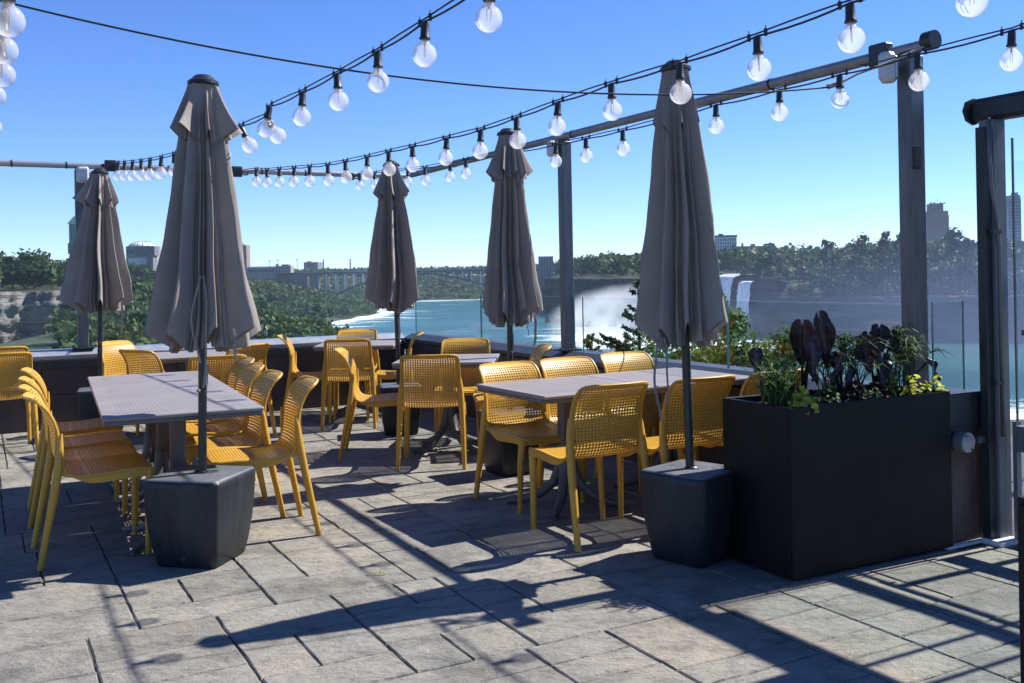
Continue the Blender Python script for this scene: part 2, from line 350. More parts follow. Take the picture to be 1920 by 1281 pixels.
# ------------------------------------------------------------------ terrace floor
rng0 = random.Random(11)
mod = 0.2; stones = []
def cut(a0, a1, b0, b1):
    w_, h_ = a1 - a0, b1 - b0
    if w_ > 0.48 and rng0.random() < .40 and h_ > .26:
        c_ = a0 + w_ * rng0.choice((.36, .45, .6)); stones.append((a0, b0, c_, b1)); stones.append((c_, b0, a1, b1))
    elif h_ > 0.36 and rng0.random() < .35:
        c_ = b0 + h_ * rng0.choice((.4, .5, .6)); stones.append((a0, b0, a1, c_)); stones.append((a0, c_, a1, b1))
    else: stones.append((a0, b0, a1, b1))
for (A0, A1, B0, B1) in ((-7.8, 0.0, 0.0, 7.2), (-7.8, 3.5, 7.2, 13.8)):
    b = B0
    while b < B1 - .05:
        bl_ = min(rng0.uniform(1.5, 2.6), B1 - b); bl_ = B1 - b if B1 - b - bl_ < .8 else bl_; a = A0
        while a < A1 - .05:
            wd_ = rng0.choice((.36, .42, .5, .56, .66)); wd_ = A1 - a if A1 - a - wd_ < .35 else wd_; y = b; off = True
            while y < b + bl_ - .02:
                d_ = rng0.choice((.2, .25, .3, .38, .46)); d_ = b + bl_ - y if b + bl_ - y - d_ < .18 else d_
                cut(a, a + wd_, y, y + d_); y += d_
            a += wd_
        b += bl_
fl = MB(); tints = []
def AB(a, b, z): p = K + V * a - U * b; return (p.x, p.y, z)
for (sa0, sb0, sa1, sb1) in stones:
    ga, gb = rng0.uniform(0.0028, 0.0050), rng0.uniform(0.0022, 0.0044); zt = rng0.uniform(-0.0015, 0.0015); c = 0.006
    a0, a1, b0, b1 = sa0 + ga, sa1 - ga, sb0 + gb, sb1 - gb
    na, nb = max(3, int((a1 - a0) / .07)), max(3, int((b1 - b0) / .07))
    def edge(ax, bx, amp): return rng0.uniform(-amp, amp)
    ring0, ring1 = [], []
    pts = []
    for k in range(na): pts.append((a0 + (a1 - a0) * k / na, b0, 0, 1))
    for k in range(nb): pts.append((a1, b0 + (b1 - b0) * k / nb, -1, 0))
    for k in range(na): pts.append((a1 - (a1 - a0) * k / na, b1, 0, -1))
    for k in range(nb): pts.append((a0, b1 - (b1 - b0) * k / nb, 1, 0))
    n = len(pts); o = len(fl.v); ca_, cb_ = (a0 + a1) / 2, (b0 + b1) / 2
    outer = []
    for (x, y, nx, ny) in pts:
        jx, jy = rng0.uniform(-1, 1) * 0.0026, rng0.uniform(-1, 1) * 0.0026
        outer.append((x + jx, y + jy))
    for x, y in outer: fl.v.append(AB(x, y, -0.020))
    for x, y in outer: fl.v.append(AB(x, y, zt - 0.0055))
    for x, y in outer:
        d = math.hypot(x - ca_, y - cb_) + 1e-6
        fl.v.append(AB(x + (ca_ - x) / d * c, y + (cb_ - y) / d * c, zt))
    for r in range(2):
        for k in range(n): fl.f.append((o + r * n + (k + 1) % n, o + r * n + k, o + (r + 1) * n + k, o + (r + 1) * n + (k + 1) % n))
    fl.f.append(tuple(o + 2 * n + k for k in range(n - 1, -1, -1)))
    tints += [rng0.random()] * (2 * n + 1)
tag(fl.build('terrace_paving', 'stone', tint=tints), kind='structure')
mb = MB()
for (a0, a1, b0, b1) in ((-7.8, 0.0, -0.0, 13.8), (0.0, 3.5, 7.1, 13.8)):
    mb.add([AB(a0, b0, -0.009), AB(a1, b0, -0.009), AB(a1, b1, -0.009), AB(a0, b1, -0.009)], [(3, 2, 1, 0)])
tag(mb.build('terrace_floor', 'mortar'), kind='structure')
mb = MB()
mb.box((K + V * -2.2 - U * 6.9 + Vector((0, 0, -5.6)))[:], (11.3, 13.9, 11.1), TH)
tag(mb.build('terrace_base_wall', 'wall_panel'), kind='structure')

# ------------------------------------------------------------------ parapets
def wall_panels(m, scale):
    pass
m = M['wall_panel']; q = N(m)
def parapet(p0, p1, inward, zc=0.74, cap='cap_metal', label='', thick=0.22, cat='wall'):
    """panelled low wall under a sloping metal coping; its inner face runs p0 -> p1"""
    root = empty('parapet_wall', p0[:], 0)
    d = (p1 - p0); L = d.length; d.normalize(); outw = -inward
    def P(t, o, z): return tuple(d * t + outw * o + Vector((0, 0, z)))
    # panels with open joints
    npan = max(1, round(L / 0.62)); mbp = MB()
    for row, (z0, z1) in enumerate(((0.0, 0.33), (0.336, zc - 0.15))):
        for k in range(npan):
            t0, t1 = L * k / npan + 0.003, L * (k + 1) / npan - 0.003
            vs = [P(t0, 0, z0), P(t1, 0, z0), P(t1, thick, z0), P(t0, thick, z0), P(t0, 0, z1), P(t1, 0, z1), P(t1, thick, z1), P(t0, thick, z1)]
            mbp.add(vs, [(0, 3, 2, 1), (4, 5, 6, 7), (0, 1, 5, 4), (1, 2, 6, 5), (2, 3, 7, 6), (3, 0, 4, 7)])
    mbp.build('panelling', 'wall_panel', root)
    def prof(pr, name, mt):
        mbc = MB(); n = len(pr)
        mbc.v = [P(0, o, z) for o, z in pr] + [P(L, o, z) for o, z in pr]
        mbc.f = [(i, (i + 1) % n, n + (i + 1) % n, n + i) for i in range(n)] + [tuple(range(n - 1, -1, -1)), tuple(range(n, 2 * n))]
        return mbc.build(name, mt, root)
    prof([(0.02, zc - 0.149), (-0.035, zc - 0.149), (-0.035, zc - 0.075), (0.02, zc - 0.07)], 'ledge', 'dark_frame')
    prof([(0.021, zc - 0.07), (-0.01, zc - 0.068), (-0.018, zc - 0.03), (0.09, zc + 0.02), (thick + 0.03, zc + 0.02), (thick + 0.03, zc - 0.07)], 'coping', cap)
    tag(root, label, cat); return root
parapet(WL(7.5), WL(0.0), -U, label='long dark low wall under pale metal coping, running behind the left hand tables')
parapet(WL(0.0) + V * 0.001, WR(7.14), -V, label='dark low wall with metal coping below the river side glass and two tall posts', cap='cap_dark')
# short return by the door with a stepped end
pr0, pr1 = WR(7.145, 0, 0.0), WR(7.145, 0, 0.30)
root = empty('parapet_wall', pr0[:])
mb = MB(); mb.box((V * 0.125 + U * 0.09 + Vector((0, 0, 0.30)))[:], (0.30, 0.18, 0.598), TH); mb.box((V * 0.345 + U * 0.08 + Vector((0, 0, 0.30)))[:], (0.138, 0.15, 0.598), TH); mb.build('panelling', 'wall_panel', root)
mb = MB(); mb.box((V * 0.125 + U * 0.09 + Vector((0, 0, 0.685)))[:], (0.32, 0.21, 0.168), TH, 0.006); mb.box((V * 0.345 + U * 0.08 + Vector((0, 0, 0.645)))[:], (0.118, 0.14, 0.088), TH, 0.004); mb.build('coping', 'dark_frame', root)
tag(root, 'short dark wall end with a stepped top, between black planter and door frame', 'wall')
mb = MB(); mb.box((pr0 + V * 0.2 - U * 0.02 + Vector((0, 0, 0.006)))[:], (0.5, 0.03, 0.014), TH); tag(mb.build('kerb_strip', 'white_paint'), kind='structure')

# ------------------------------------------------------------------ glass panels on the coping
def pane(p, d, L, z0, z1, label, group):
    root = empty('glass_panel', (p.x, p.y, z0)); h = z1 - z0; n = d.cross(Vector((0, 0, 1))) * 0.006
    mb = MB(); a, b = d * 0.006, d * (L - 0.006); zz = Vector((0, 0, h))
    vs = [a - n, b - n, b + n, a + n, a - n + zz, b - n + zz, b + n + zz, a + n + zz]
    mb.add([tuple(x) for x in vs], [(0, 1, 5, 4), (2, 3, 7, 6)]); mb.build('pane', 'pane', root)
    mb = MB(); mb.add([tuple(x) for x in vs], [(4, 5, 6, 7), (1, 2, 6, 5), (3, 0, 4, 7), (0, 3, 2, 1)]); mb.build('polished_edge', 'glass_edge', root)
    tag(root, label, 'glass panel', group)
GZ0, GZ1 = 0.757, 1.212
lw_l = ['glass panel on the left parapet ending at the far corner, river behind', 'glass panel right of the galvanised post behind the far left umbrella',
        'glass panel left of the galvanised post behind the far left umbrella', 'glass panel at the outermost end of the left parapet, past the picture edge']
for k, (s0, s1) in enumerate(((0.02, 1.7), (1.7, 3.34), (3.46, 5.1), (5.1, 6.8))):
    pane(WL(s1, 0, 0.13), V, s1 - s0, GZ0, GZ1, lw_l[k], 'glass panels on the left parapet')
rw_l = ['first glass panel of the river side from the far corner', 'glass panel left of the slim middle post, turquoise river behind', 'glass panel right of the slim middle post, mist and conifers behind',
        'glass panel left of the large post, reflecting yellow chairs behind the planter']
for k, (t0, t1) in enumerate(((0.02, 1.69), (1.69, 3.44), (3.56, 5.36), (5.36, 6.86))):
    pane(WR(t0, 0, 0.13), -U, t1 - t0, GZ0, GZ1, rw_l[k], 'glass panels on the river side')
pane(WR(7.145, 0, 0.015) + U * 0.09, V, 0.25, 0.77, 1.232, 'small free standing glass panel with thick green edge, right of the large post', None)

# ------------------------------------------------------------------ posts, pipes, clamps
def post(p, z0, z1, wdt, label, nm='steel_post', plate=False):
    root = empty(nm, (p.x, p.y, z0))
    mb = MB(); h = z1 - z0
    mb.box((0, 0, h / 2 + 0.012), (wdt, wdt * 0.86, h - 0.012), TH, 0.006); mb.build('shaft', 'galvanised', root)
    mb = MB(); mb.box((0, 0, 0.006), (wdt * 2.0, wdt * 1.5, 0.012), TH)
    for sx in (-1, 1):
        mb.lathe([(0.009, 0.012), (0.009, 0.024)], (sx * wdt * .8 * math.cos(TH), sx * wdt * .8 * math.sin(TH), 0), 6)
    mb.build('base_plate', 'dark_frame', root)
    mb = MB(); mb.box((0, 0, h + 0.012), (wdt * .8, wdt * .7, 0.024), TH); mb.build('top_bracket', 'dark_frame', root)
    if plate:
        n_ = -U; c = (n_ * (wdt * .43 + 0.006) - V * 0.022)
        mb = MB(); mb.box((c.x, c.y, 1.22), (0.062, 0.008, 0.115), TH); mp_ = mb.build('warning_plate', 'dark_frame', root)
        mb = MB()
        for i in range(9): mb.box((c.x - .0 + n_.x * .005, c.y + n_.y * .005, 1.18 + i * 0.0105), (0.048 if i != 8 else .03, 0.003, 0.004), TH)
        mb.build('text_lines', 'table_leg', mp_)
    tag(root, label, 'post'); return root
PZ = 2.52
pA, pB, pC = WL(3.4, 0, 0.10), WR(3.5, 0, 0.10), WR(6.92, 0, 0.06)
pA = on_line(WL(0, 0, .1), WL(5, 0, .1), 156, 640); pB = on_line(WR(0, 0, .1), WR(5, 0, .1), 1065, 650); pC = on_line(WR(0, 0, .06), WR(5, 0, .06), 1715, 600)
post(pA, 0.762, PZ, 0.10, 'galvanised post on the left parapet, mostly hidden by an umbrella, white floodlight on top')
post(pB, 0.762, PZ, 0.095, 'slim galvanised post in the middle of the river side parapet')
post(pC, 0.762, PZ, 0.105, 'large galvanised post behind the planter, small warning plate on its shaft', plate=True)
def pipe(p0, p1, r, label, nm='support_pipe', bands=0, mt='pipe_steel'):
    root = empty(nm, p0[:]); d = p1 - p0
    mb = MB(); mb.tube([Vector((0, 0, 0)), d], r, 14); o = mb.build('tube', mt, root, True, angle=40)
    dn = d.normalized(); mb = MB()
    for k in range(bands):
        c = d * ((k + 0.5) / bands); mb.tube([c - dn * 0.008, c + dn * 0.008], r * 1.12, 10)
    if bands: mb.build('cable_tie', 'cable', root)
    tag(root, label, 'pipe'); return root
zp = 2.565
kc = K + Vector((0, 0, zp))
pAe = WL(6.6, zp, 0.1); pCe = pC + (-U) * 0.13; pCe.z = zp
pipe(WL(0.0, zp, 0.1) + V * 0.1, pAe, 0.031, 'steel pipe, coloured pale as if sunlit, across the top of the left parapet', bands=14, mt='cap_metal')  # lighter metal puts sunlight into this pipe's colour
pipe(WR(0.05, zp, 0.1), Vector((pC.x - U.x * .13, pC.y - U.y * .13, zp)), 0.031, 'dark underside steel pipe rising along the river side to the large post', bands=3)
def clamp(p, label, s=0.11, ang=0.0):
    root = empty('junction_box', p[:], ang)
    mb = MB(); mb.box((0, 0, 0), (s, s * .55, s), 0, 0.008); mb.build('housing', 'socket', root)
    mb = MB(); mb.box((0, -s * .33, s * .1), (s * .8, 0.012, s * .5), 0, 0.003); mb.build('lid', 'dark_frame', root)
    mb = MB(); mb.tube([(s * .5, 0, -s * .2), (s * .8, 0, -s * .3), (s * 1.1, 0, -s * .22)], 0.008, 6); mb.tube([(-s * .5, 0, 0), (-s * .75, 0, 0.0)], 0.014, 8); mb.build('cable_gland', 'cable', root)
    tag(root, label, 'junction box', 'black junction boxes on the pipes'); return root
def wl_at(px, py): return on_line(WL(0, 0, .05), WL(5, 0, .05), px, py)
def wr_at(px, py): return on_line(WR(0, 0, .05), WR(5, 0, .05), px, py)
clamp(wl_at(207, 311), 'black junction box on the pipe just right of the far left umbrella top', ang=TH)
clamp(wl_at(444, 322), 'black junction box on the pipe right of the large front left umbrella', ang=TH)
clamp(wl_at(657, 331), 'small black junction box on the pipe near the far corner', 0.08, TH)
clamp(wr_at(1651, 104), 'black junction box at the pipe end beside the large post', 0.12, TH + math.pi / 2)
def flood(p, label, s=1.0, ang=0.0):
    root = empty('floodlight', p[:], ang)
    mb = MB(); mb.box((0, 0, 0), (0.11 * s, 0.085 * s, 0.155 * s), 0, 0.018); mb.build('housing', 'lamp_box', root)
    mb = MB(); mb.box((-0.0 * s, -0.046 * s, -0.005), (0.08 * s, 0.012, 0.115 * s), 0, 0.004); mb.build('lens', 'cap_metal', root)
    mb = MB(); mb.box((0.075 * s, 0.02, 0.0), (0.05 * s, 0.03, 0.05 * s), 0, 0.004); mb.build('bracket', 'galvanised', root)
    tag(root, label, 'floodlight'); return root
flood(AT(155, 328, pA.y - 0.10), 'white floodlight on the post behind the far left umbrella', 1.0, TH)
flood(AT(1035, 279, pB.y - 0.03), 'small pale floodlight on top of the slim middle post', 0.85, TH + 0.5)
flood(AT(1664, 127, pC.y - 0.05), 'grey floodlight hung under the pipe end beside the large post', 0.98, TH + 0.6)
mb = MB(); p = pC + Vector((0, 0, 0)); e = Vector((pC.x - U.x * .13, pC.y - U.y * .13, zp + .015))
mb.tube([e + U * .03, e + U * -.03], 0.05, 16); tag(mb.build('pipe_end_cap', 'dark_frame', None, True, angle=40), 'round dark cap on the end of the river side pipe', 'cap')

# ------------------------------------------------------------------ door frame and glazed door on the right
D0 = on_line(WR(7.2, 0, .36), WR(7.2, 0, .36) + V, 1874, 1000); D0.z = 0        # foot of the door post
root = empty('door_frame', D0[:])
mb = MB(); mb.box((0, 0, 1.08), (0.095, 0.085, 2.16), TH, 0.004); mb.build('post', 'door_frame', root)
mb = MB(); mb.box((-V * .075 - U * .0)[:2] + (1.07,), (0.05, 0.05, 2.10), TH, 0.003); mb.build('side_channel', 'dark_frame', root)
c = (-U * 1.35 + V * 0.045); mb = MB(); mb.box((c.x, c.y, 2.225), (0.10, 2.95, 0.12), TH, 0.02); bm_ = mb.build('head_beam', 'dark_frame', root)
c = (U * 0.13 + V * 0.03); mb = MB(); mb.lathe([(0.078, -0.012), (0.078, 0.006)], (0, 0, 0), 8)
for i in range(len(mb.v)):
    x, y, z = mb.v[i]; pp = c + V * x + U * z; mb.v[i] = (pp.x, pp.y, 2.225 + y * .9)
mb.build('end_plate', 'dark_frame', bm_)
c = (-U * 1.42 + V * 0.06); mb = MB(); mb.box((c.x, c.y, 2.11), (0.03, 2.55, 0.10), TH, 0.004); mb.build('soffit', 'dark_frame', root)
for kk, t_ in enumerate((1.36, 2.72)):
    c = -U * t_; mb = MB(); mb.box((c.x, c.y, 1.08), (0.095, 0.085, 2.16), TH, 0.004); mb.build('post', 'door_frame', root)
tag(root, 'weathered grey timber look door frame with a heavy dark head beam', 'door frame')
mb = MB(); cc = D0 - U * 0.0; mb.box((cc.x - .02, cc.y - .05, 0.012), (0.16, 0.12, 0.03), TH, 0.008); tag(mb.build('mortar_footing', 'white_paint'), 'small pale mortar footing under the door post', 'footing')
mb = MB(); f0 = -V * 0.045 - U * 0.06
path = [f0 - V * .06 + Vector((0, 0, 2.16)), f0 - V * .062 + Vector((0, 0, 1.98)), f0 - V * .05 + Vector((0, 0, 1.80)), f0 - V * .012 + Vector((0, 0, 1.65)), f0 + V * .0 + Vector((0, 0, 1.5)), f0 + V * .004 + Vector((0, 0, 0.545))]
rt = empty('conduit', D0[:]); mb.tube(path, 0.010, 8); mb.build('tube', 'galvanised', rt, True)
mb = MB()
for z in (1.585, 0.82): mb.box((*(f0 - V * .02)[:2], z), (0.06, 0.02, 0.018), TH)
mb.build('clip', 'dark_frame', rt); tag(rt, 'thin conduit bending down the side of the weathered door post', 'conduit')
# round wall box joined to the conduit
wb = on_line(pr0 - U * .03, pr1 - U * .03, 1803, 828); rt = empty('outlet_box', wb[:], TH)
mb = MB(); mb.tube([(0, 0.02, 0), (0, -0.035, 0)], 0.052, 24); mb.build('housing', 'pipe_steel', rt, True, angle=40)
mb = MB(); mb.tube([(0, -0.035, 0), (0, -0.041, 0)], 0.049, 24); lid = mb.build('lid', 'cap_metal', rt, True, angle=40)
mb = MB()
for sx in (-1, 1): mb.tube([(sx * .02, -0.041, -sx * .034), (sx * .02, -0.045, -sx * .034)], 0.005, 8)
mb.build('screw', 'dark_frame', lid)
mb = MB(); mb.tube([(0.052, -0.01, 0), (0.09, -0.01, 0.0)], 0.011, 10); mb.tube([(0.09, -0.01, 0), (0.105, -0.01, 0)], 0.018, 10); mb.box((0.145, -0.012, 0.0), (0.085, 0.03, 0.035), 0, 0.005); mb.build('elbow_fitting', 'galvanised', rt)
tag(rt, 'round grey outlet box with two screws on the wall right of the planter', 'outlet box')
# the glazed door leaf
dr = empty('glass_door', (D0 - U * 0.075 + V * 0.03)[:])
def dP(t, o, z): p = -U * t + V * o; return (p.x, p.y, z)
def dbox(mb, t0, t1, o0, o1, z0, z1): mb.box(dP((t0 + t1) / 2, (o0 + o1) / 2, (z0 + z1) / 2), (abs(o1 - o0), abs(t1 - t0), z1 - z0), TH)
mb = MB(); dbox(mb, 0.0, 0.022, -.018, .018, 0.02, 0.62); dbox(mb, 0.012, 0.020, -.004, .006, 0.62, 2.06); dbox(mb, 1.18, 1.20, -.018, .018, 0.02, 2.0); dbox(mb, 0.022, 1.18, -.02, .02, 0.47, 0.60); dbox(mb, 0.022, 1.18, -.02, .02, 0.02, 0.12); mb.build('frame', 'door_frame', dr)
mb = MB(); mb.add([dP(0.022, 0, .6), dP(1.18, 0, .6), dP(1.18, 0, 1.94), dP(.022, 0, 1.94)], [(0, 1, 2, 3)]); mb.add([dP(0.022, 0, .12), dP(1.18, 0, .12), dP(1.18, 0, .47), dP(.022, 0, .47)], [(0, 1, 2, 3)]); mb.build('pane', 'door_pane', dr)
mb = MB(); mb.tube([dP(0.10, -.065, 1.08), dP(1.10, -.065, 1.08)], 0.016, 10)
for t_ in (0.14, 1.06): mb.tube([dP(t_, -.02, 1.08), dP(t_, -.065, 1.08)], 0.010, 8)
mb.build('push_bar', 'galvanised', dr, True, angle=40)
tag(dr, 'glazed door with a horizontal push bar, at the right edge beside the door post', 'door')
VB = ((0.88, .12, 0.05, 2.4), (1.02, .022, 0.05, 2.4))
# unseen box and bars, added to throw the shade at lower right
ZB = 2.2
cn = empty('shadow_box', D0[:])
mb = MB(); mb.box(dP(1.45, -0.125, ZB + .03), (0.20, 1.42, 0.10), TH, 0.02); mb.build('shadow_block', 'dark_frame', cn)
mb = MB()
for t_ in (0.95, 1.95): mb.box(dP(t_, -0.01, ZB + .03), (0.03, 0.05, 0.10), TH)
mb.build('bracket', 'galvanised', cn); tag(cn, 'unseen dark box on the head beam right of the picture, added for its shadow', 'shadow caster')
vf = empty('shadow_frame', D0[:])  # unseen bars, sized and placed for the shadow bands they cast
for o_, w_, ta, tb in VB: mb = MB(); mb.box(dP((ta + tb) / 2, o_, ZB), (w_, tb - ta, 0.025), TH); mb.build('beam', 'galvanised', vf)
for t_ in (0.84, 1.06, 2.3): mb = MB(); mb.box(dP(t_, 0.62, ZB - .03), (0.95, 0.028, 0.03), TH); mb.build('rafter', 'galvanised', vf)
for t_ in (0.3, 2.4): mb = MB(); mb.box(dP(t_, 1.05, ZB / 2), (0.05, 0.05, ZB), TH); mb.build('post', 'galvanised', vf)
tag(vf, 'unseen steel bars outside the glazed door, added for the shadows they throw', 'shadow bars')
# metal stair outside the door
st = empty('metal_stair', (D0 + V * 2.3 + U * 0.9)[:]); mb = MB()
for i in range(7): mb.box(dP(-0.0 + 0.26 * i, 0.45, 0.18 * (i + 1)), (0.9, 0.27, 0.03), TH)
mb.build('tread', 'galvanised', st)
for oo in (0.0, 0.9):
    mb = MB(); mb.tube([dP(-.1, oo, 0.95), dP(1.7, oo, 2.2)], 0.024, 8); mb.tube([dP(-.1, oo, 0.55), dP(1.7, oo, 1.8)], 0.018, 8); mb.tube([dP(-.1, oo, 0.05), dP(1.7, oo, 1.3)], 0.035, 8)
    for i in range(5): mb.tube([dP(-.05 + i * .42, oo, 0.1 + i * .29), dP(-.05 + i * .42, oo, .98 + i * .29)], 0.016, 6)
    mb.build('railing', 'galvanised', st)
tag(st, 'grey metal stair with sloping railings outside the glazed door', 'stair')

# ------------------------------------------------------------------ chair
def catmull(pts, n):
    pts = [np.array(p, float) for p in pts]; P = [2 * pts[0] - pts[1]] + pts + [2 * pts[-1] - pts[-2]]; out_ = []
    for i in range(1, len(P) - 2):
        for k in range(24):
            t = k / 24; a, b, c, d = P[i - 1], P[i], P[i + 1], P[i + 2]
            out_.append(0.5 * (2 * b + (c - a) * t + (2 * a - 5 * b + 4 * c - d) * t * t + (3 * b - a - 3 * c + d) * t ** 3))
    out_.append(pts[-1]); out_ = np.array(out_); s = np.r_[0, np.cumsum(np.linalg.norm(np.diff(out_, axis=0), axis=1))]
    q_ = np.linspace(0, s[-1], n); return np.stack([np.interp(q_, s, out_[:, i]) for i in range(out_.shape[1])], 1), s[-1]
# centre line (y forward, z up) from the front lip of the seat to the top lip of the back; third value = half width
prof, plen = catmull([(0.245, 0.425, .215), (0.225, 0.443, .226), (0.12, 0.446, .226), (-0.02, 0.437, .224), (-0.12, 0.436, .222), (-0.178, 0.458, .22), (-0.202, 0.515, .218), (-0.210, 0.60, .218), (-0.222, 0.69, .216), (-0.256, 0.77, .212), (-0.305, 0.822, .206), (-0.335, 0.836, .200)], 53)
NC = 23
def shell_point(i, u):
    y, z, hw = prof[i]
    dtop = plen * (1 - i / (len(prof) - 1)); r = 0.055
    if dtop < r: hw = hw - (r - math.sqrt(max(0, r * r - (r - dtop) ** 2)))
    dfr = plen * (i / (len(prof) - 1)); r = 0.04
    if dfr < r: hw = hw - (r - math.sqrt(max(0, r * r - (r - dfr) ** 2)))
    k = max(0, min(1, (i - 22) / 10)); curve = 0.024 * k * (1 - u * u) - 0.0
    dish = 0.008 * (1 - k) * (1 - u * u)
    return (u * hw, y - curve, z - dish)
def chair_shell(i0, i1, holes):
    mb = MB(); idx = {}
    rows = [[Vector(shell_point(i, -1 + 2 * j / NC)) for j in range(NC + 1)] for i in range(i0, i1 + 1)]
    o = 0
    for i in range(len(rows)):
        for j in range(NC + 1): mb.v.append(tuple(rows[i][j]))
    W = NC + 1
    for i in range(len(rows) - 1):
        for j in range(NC):
            a, b, c, d = i * W + j, i * W + j + 1, (i + 1) * W + j + 1, (i + 1) * W + j
            gi = i + i0
            if not holes or j < 1 or j >= NC - 1 or gi < 2 or gi >= len(prof) - 4 or 19 <= gi <= 19:
                mb.f.append((a, b, c, d)); continue
            A, B, Cc, D = (Vector(mb.v[k]) for k in (a, b, c, d)); ctr = (A + B + Cc + D) / 4; fr = 0.80
            ms = [ctr + ((p + q_) / 2 - ctr) * fr for p, q_ in ((A, B), (B, Cc), (Cc, D), (D, A))]
            k0 = len(mb.v); mb.v += [tuple(p) for p in ms]; cs = (a, b, c, d)
            for e in range(4):
                mb.f.append((cs[e], cs[(e + 1) % 4], k0 + e))
                mb.f.append((cs[(e + 1) % 4], k0 + (e + 1) % 4, k0 + e))
    return mb
def solid(o, th):
    bm = bmesh.new(); bm.from_mesh(o.data); bmesh.ops.solidify(bm, geom=bm.faces[:], thickness=th); bm.to_mesh(o.data); bm.free(); return o
def make_chair():
    root = empty('yellow_chair')
    solid(chair_shell(0, 22, True).build('seat', 'chair', root), 0.0042)
    solid(chair_shell(22, 52, True).build('backrest', 'chair', root), 0.0042)
    mb = MB()                                         # moulded rim all round
    left = [Vector(shell_point(i, -1)) for i in range(0, 53)]; right = [Vector(shell_point(i, 1)) for i in range(0, 53)]
    top = [Vector(shell_point(52, -1 + 2 * j / 12)) for j in range(1, 12)]; fr = [Vector(shell_point(0, 1 - 2 * j / 12)) for j in range(1, 12)]
    loop = left + top + right[::-1] + fr
    mb.tube(loop, 0.0085, 6, closed=True)
    for sgn in (-1, 1):                               # side flanges below the seat and behind the back
        r0, r1 = [], []
        for i in range(1, 46):
            p = Vector(shell_point(i, sgn)); y, z, hw = prof[i]
            t = Vector((0, prof[min(i + 1, 52)][0] - prof[i - 1][0], prof[min(i + 1, 52)][1] - prof[i - 1][1])).normalized(); nrm = Vector((0, -t.z, t.y)) * -1
            nrm = Vector((0, t.z, -t.y))
            if nrm.z > 0 and i < 20: nrm = -nrm
            dep = 0.042 if i < 24 else max(0.004, 0.042 * (1 - (i - 24) / 21))
            nn = Vector((0, 0, -1)) if i < 16 else (Vector((0, 0, -1)).lerp(Vector((0, -1, 0)), min(1, (i - 16) / 6))).normalized()
            r0.append(p); r1.append(p + nn * dep)
        thk = Vector((-sgn * 0.007, 0, 0)); mb.grid([r0, r1]); mb.grid([[p + thk for p in r1], [p + thk for p in r0]]); mb.grid([r1, [p + thk for p in r1]])
    for i_ in (1,):
        r0 = [Vector(shell_point(1, u)) for u in np.linspace(-1, 1, 13)]; r1 = [p + Vector((0, -0.002, -0.034)) for p in r0]; mb.grid([r0, r1]); mb.grid([[p + Vector((0, -.006, 0)) for p in r1], [p + Vector((0, -.006, 0)) for p in r0]])
    mb.build('frame', 'chair', root, True, angle=50)
    def leg(pts, rs, flat):
        mb = MB(); mb.tube(pts, rs, 8, flat=flat, up=(0, 1, 0)); return mb.build('leg', 'chair', root, True, angle=55)
    for sg in (-1, 1):
        leg([(sg * .208, .222, .432), (sg * .214, .216, .40), (sg * .220, .206, .30), (sg * .226, .200, .0)], [0.026, 0.0225, 0.0195, 0.0155], 0.95)
        leg([(sg * .219, -.200, .66), (sg * .221, -.207, .60), (sg * .224, -.216, .50), (sg * .230, -.240, .36), (sg * .243, -.310, .0)], [0.006, 0.017, 0.024, 0.0225, 0.0165], 0.95)
    return root
proto = make_chair()
used_chair = [False]
CH = []
def put_chair(x, y, ang, label, group):
    """ang = heading of the front of the seat, degrees from +X"""
    o = proto if not used_chair[0] else copy_tree(proto); used_chair[0] = True
    o.location = (x, y, 0.0005); o.rotation_euler = (0, 0, R_(ang - 90))
    tag(o, label, 'chair', group); CH.append(o); return o
LOC = {'foot_rr': (.243, -.310, 0), 'foot_rl': (-.243, -.310, 0), 'top_r': (.17, -.33, .838), 'top_l': (-.17, -.33, .838), 'top_c': (0, -.34, .838)}
def chair_at(corner, px, py, ang, label, group, dx=0, dy=0):
    l = LOC[corner]; p = G(px, py, l[2]); a = R_(ang - 90)
    return put_chair(p.x - (l[0] * math.cos(a) - l[1] * math.sin(a)) + dx, p.y - (l[0] * math.sin(a) + l[1] * math.cos(a)) + dy, ang, label, group)
gA = 'yellow chairs along the long front left table'
vA = 28.5
for (px, py, a, lab) in ((75, 1070, 29, 'front most yellow chair on the left side of the long left table'), (63, 1028.5, 28, 'second yellow chair in the tight row left of the long left table'),
                         (61, 986, 28, 'third yellow chair in the tight row left of the long left table'), (59, 942, 25, 'rear yellow chair left of the long left table, standing a little apart')):
    chair_at('foot_rr', px, py, a, lab, gA)
chair_at('foot_rl', 598.6, 1004, 203.5, 'yellow chair pulled out to the right of the long left table, nearest the viewer', gA)
for (px, py, a, lab) in ((527.6, 703, 206, 'second yellow chair on the right side of the long left table'), (493, 688, 206, 'third yellow chair on the right side of the long left table'), (475, 676, 206, 'farthest yellow chair on the right side of the long left table')):
    chair_at('top_l', px, py, a, lab, gA)
gB = 'yellow chairs around the square tables by the parapet'
chair_at('top_c', 248, 657, 60, 'yellow chair seen from behind, between the long left table and the left wall', gB)
chair_at('top_c', 208, 641, -24, 'yellow chair in bright sun beside the far left umbrella pole, facing right', gB)
chair_at('top_r', 503, 644, 140, 'yellow chair with a shaded back, right of the table by the left wall', gB)
chair_at('top_c', 410, 668, 110, 'yellow chair glowing orange in shade behind the front left umbrella pole', gB)
chair_at('top_c', 524, 630, 8, 'yellow chair seen from the side against the left wall, left of the far corner table', gB)
chair_at('top_c', 650, 637, 94, 'perforated yellow chair with its back to us at the far corner table', gB)
chair_at('top_c', 672, 618, 268, 'yellow chair between the far corner table and the parapet, facing us', gB)
chair_at('top_c', 790, 624, 186, 'yellow chair right of the far corner table, its back seen edge on', gB)
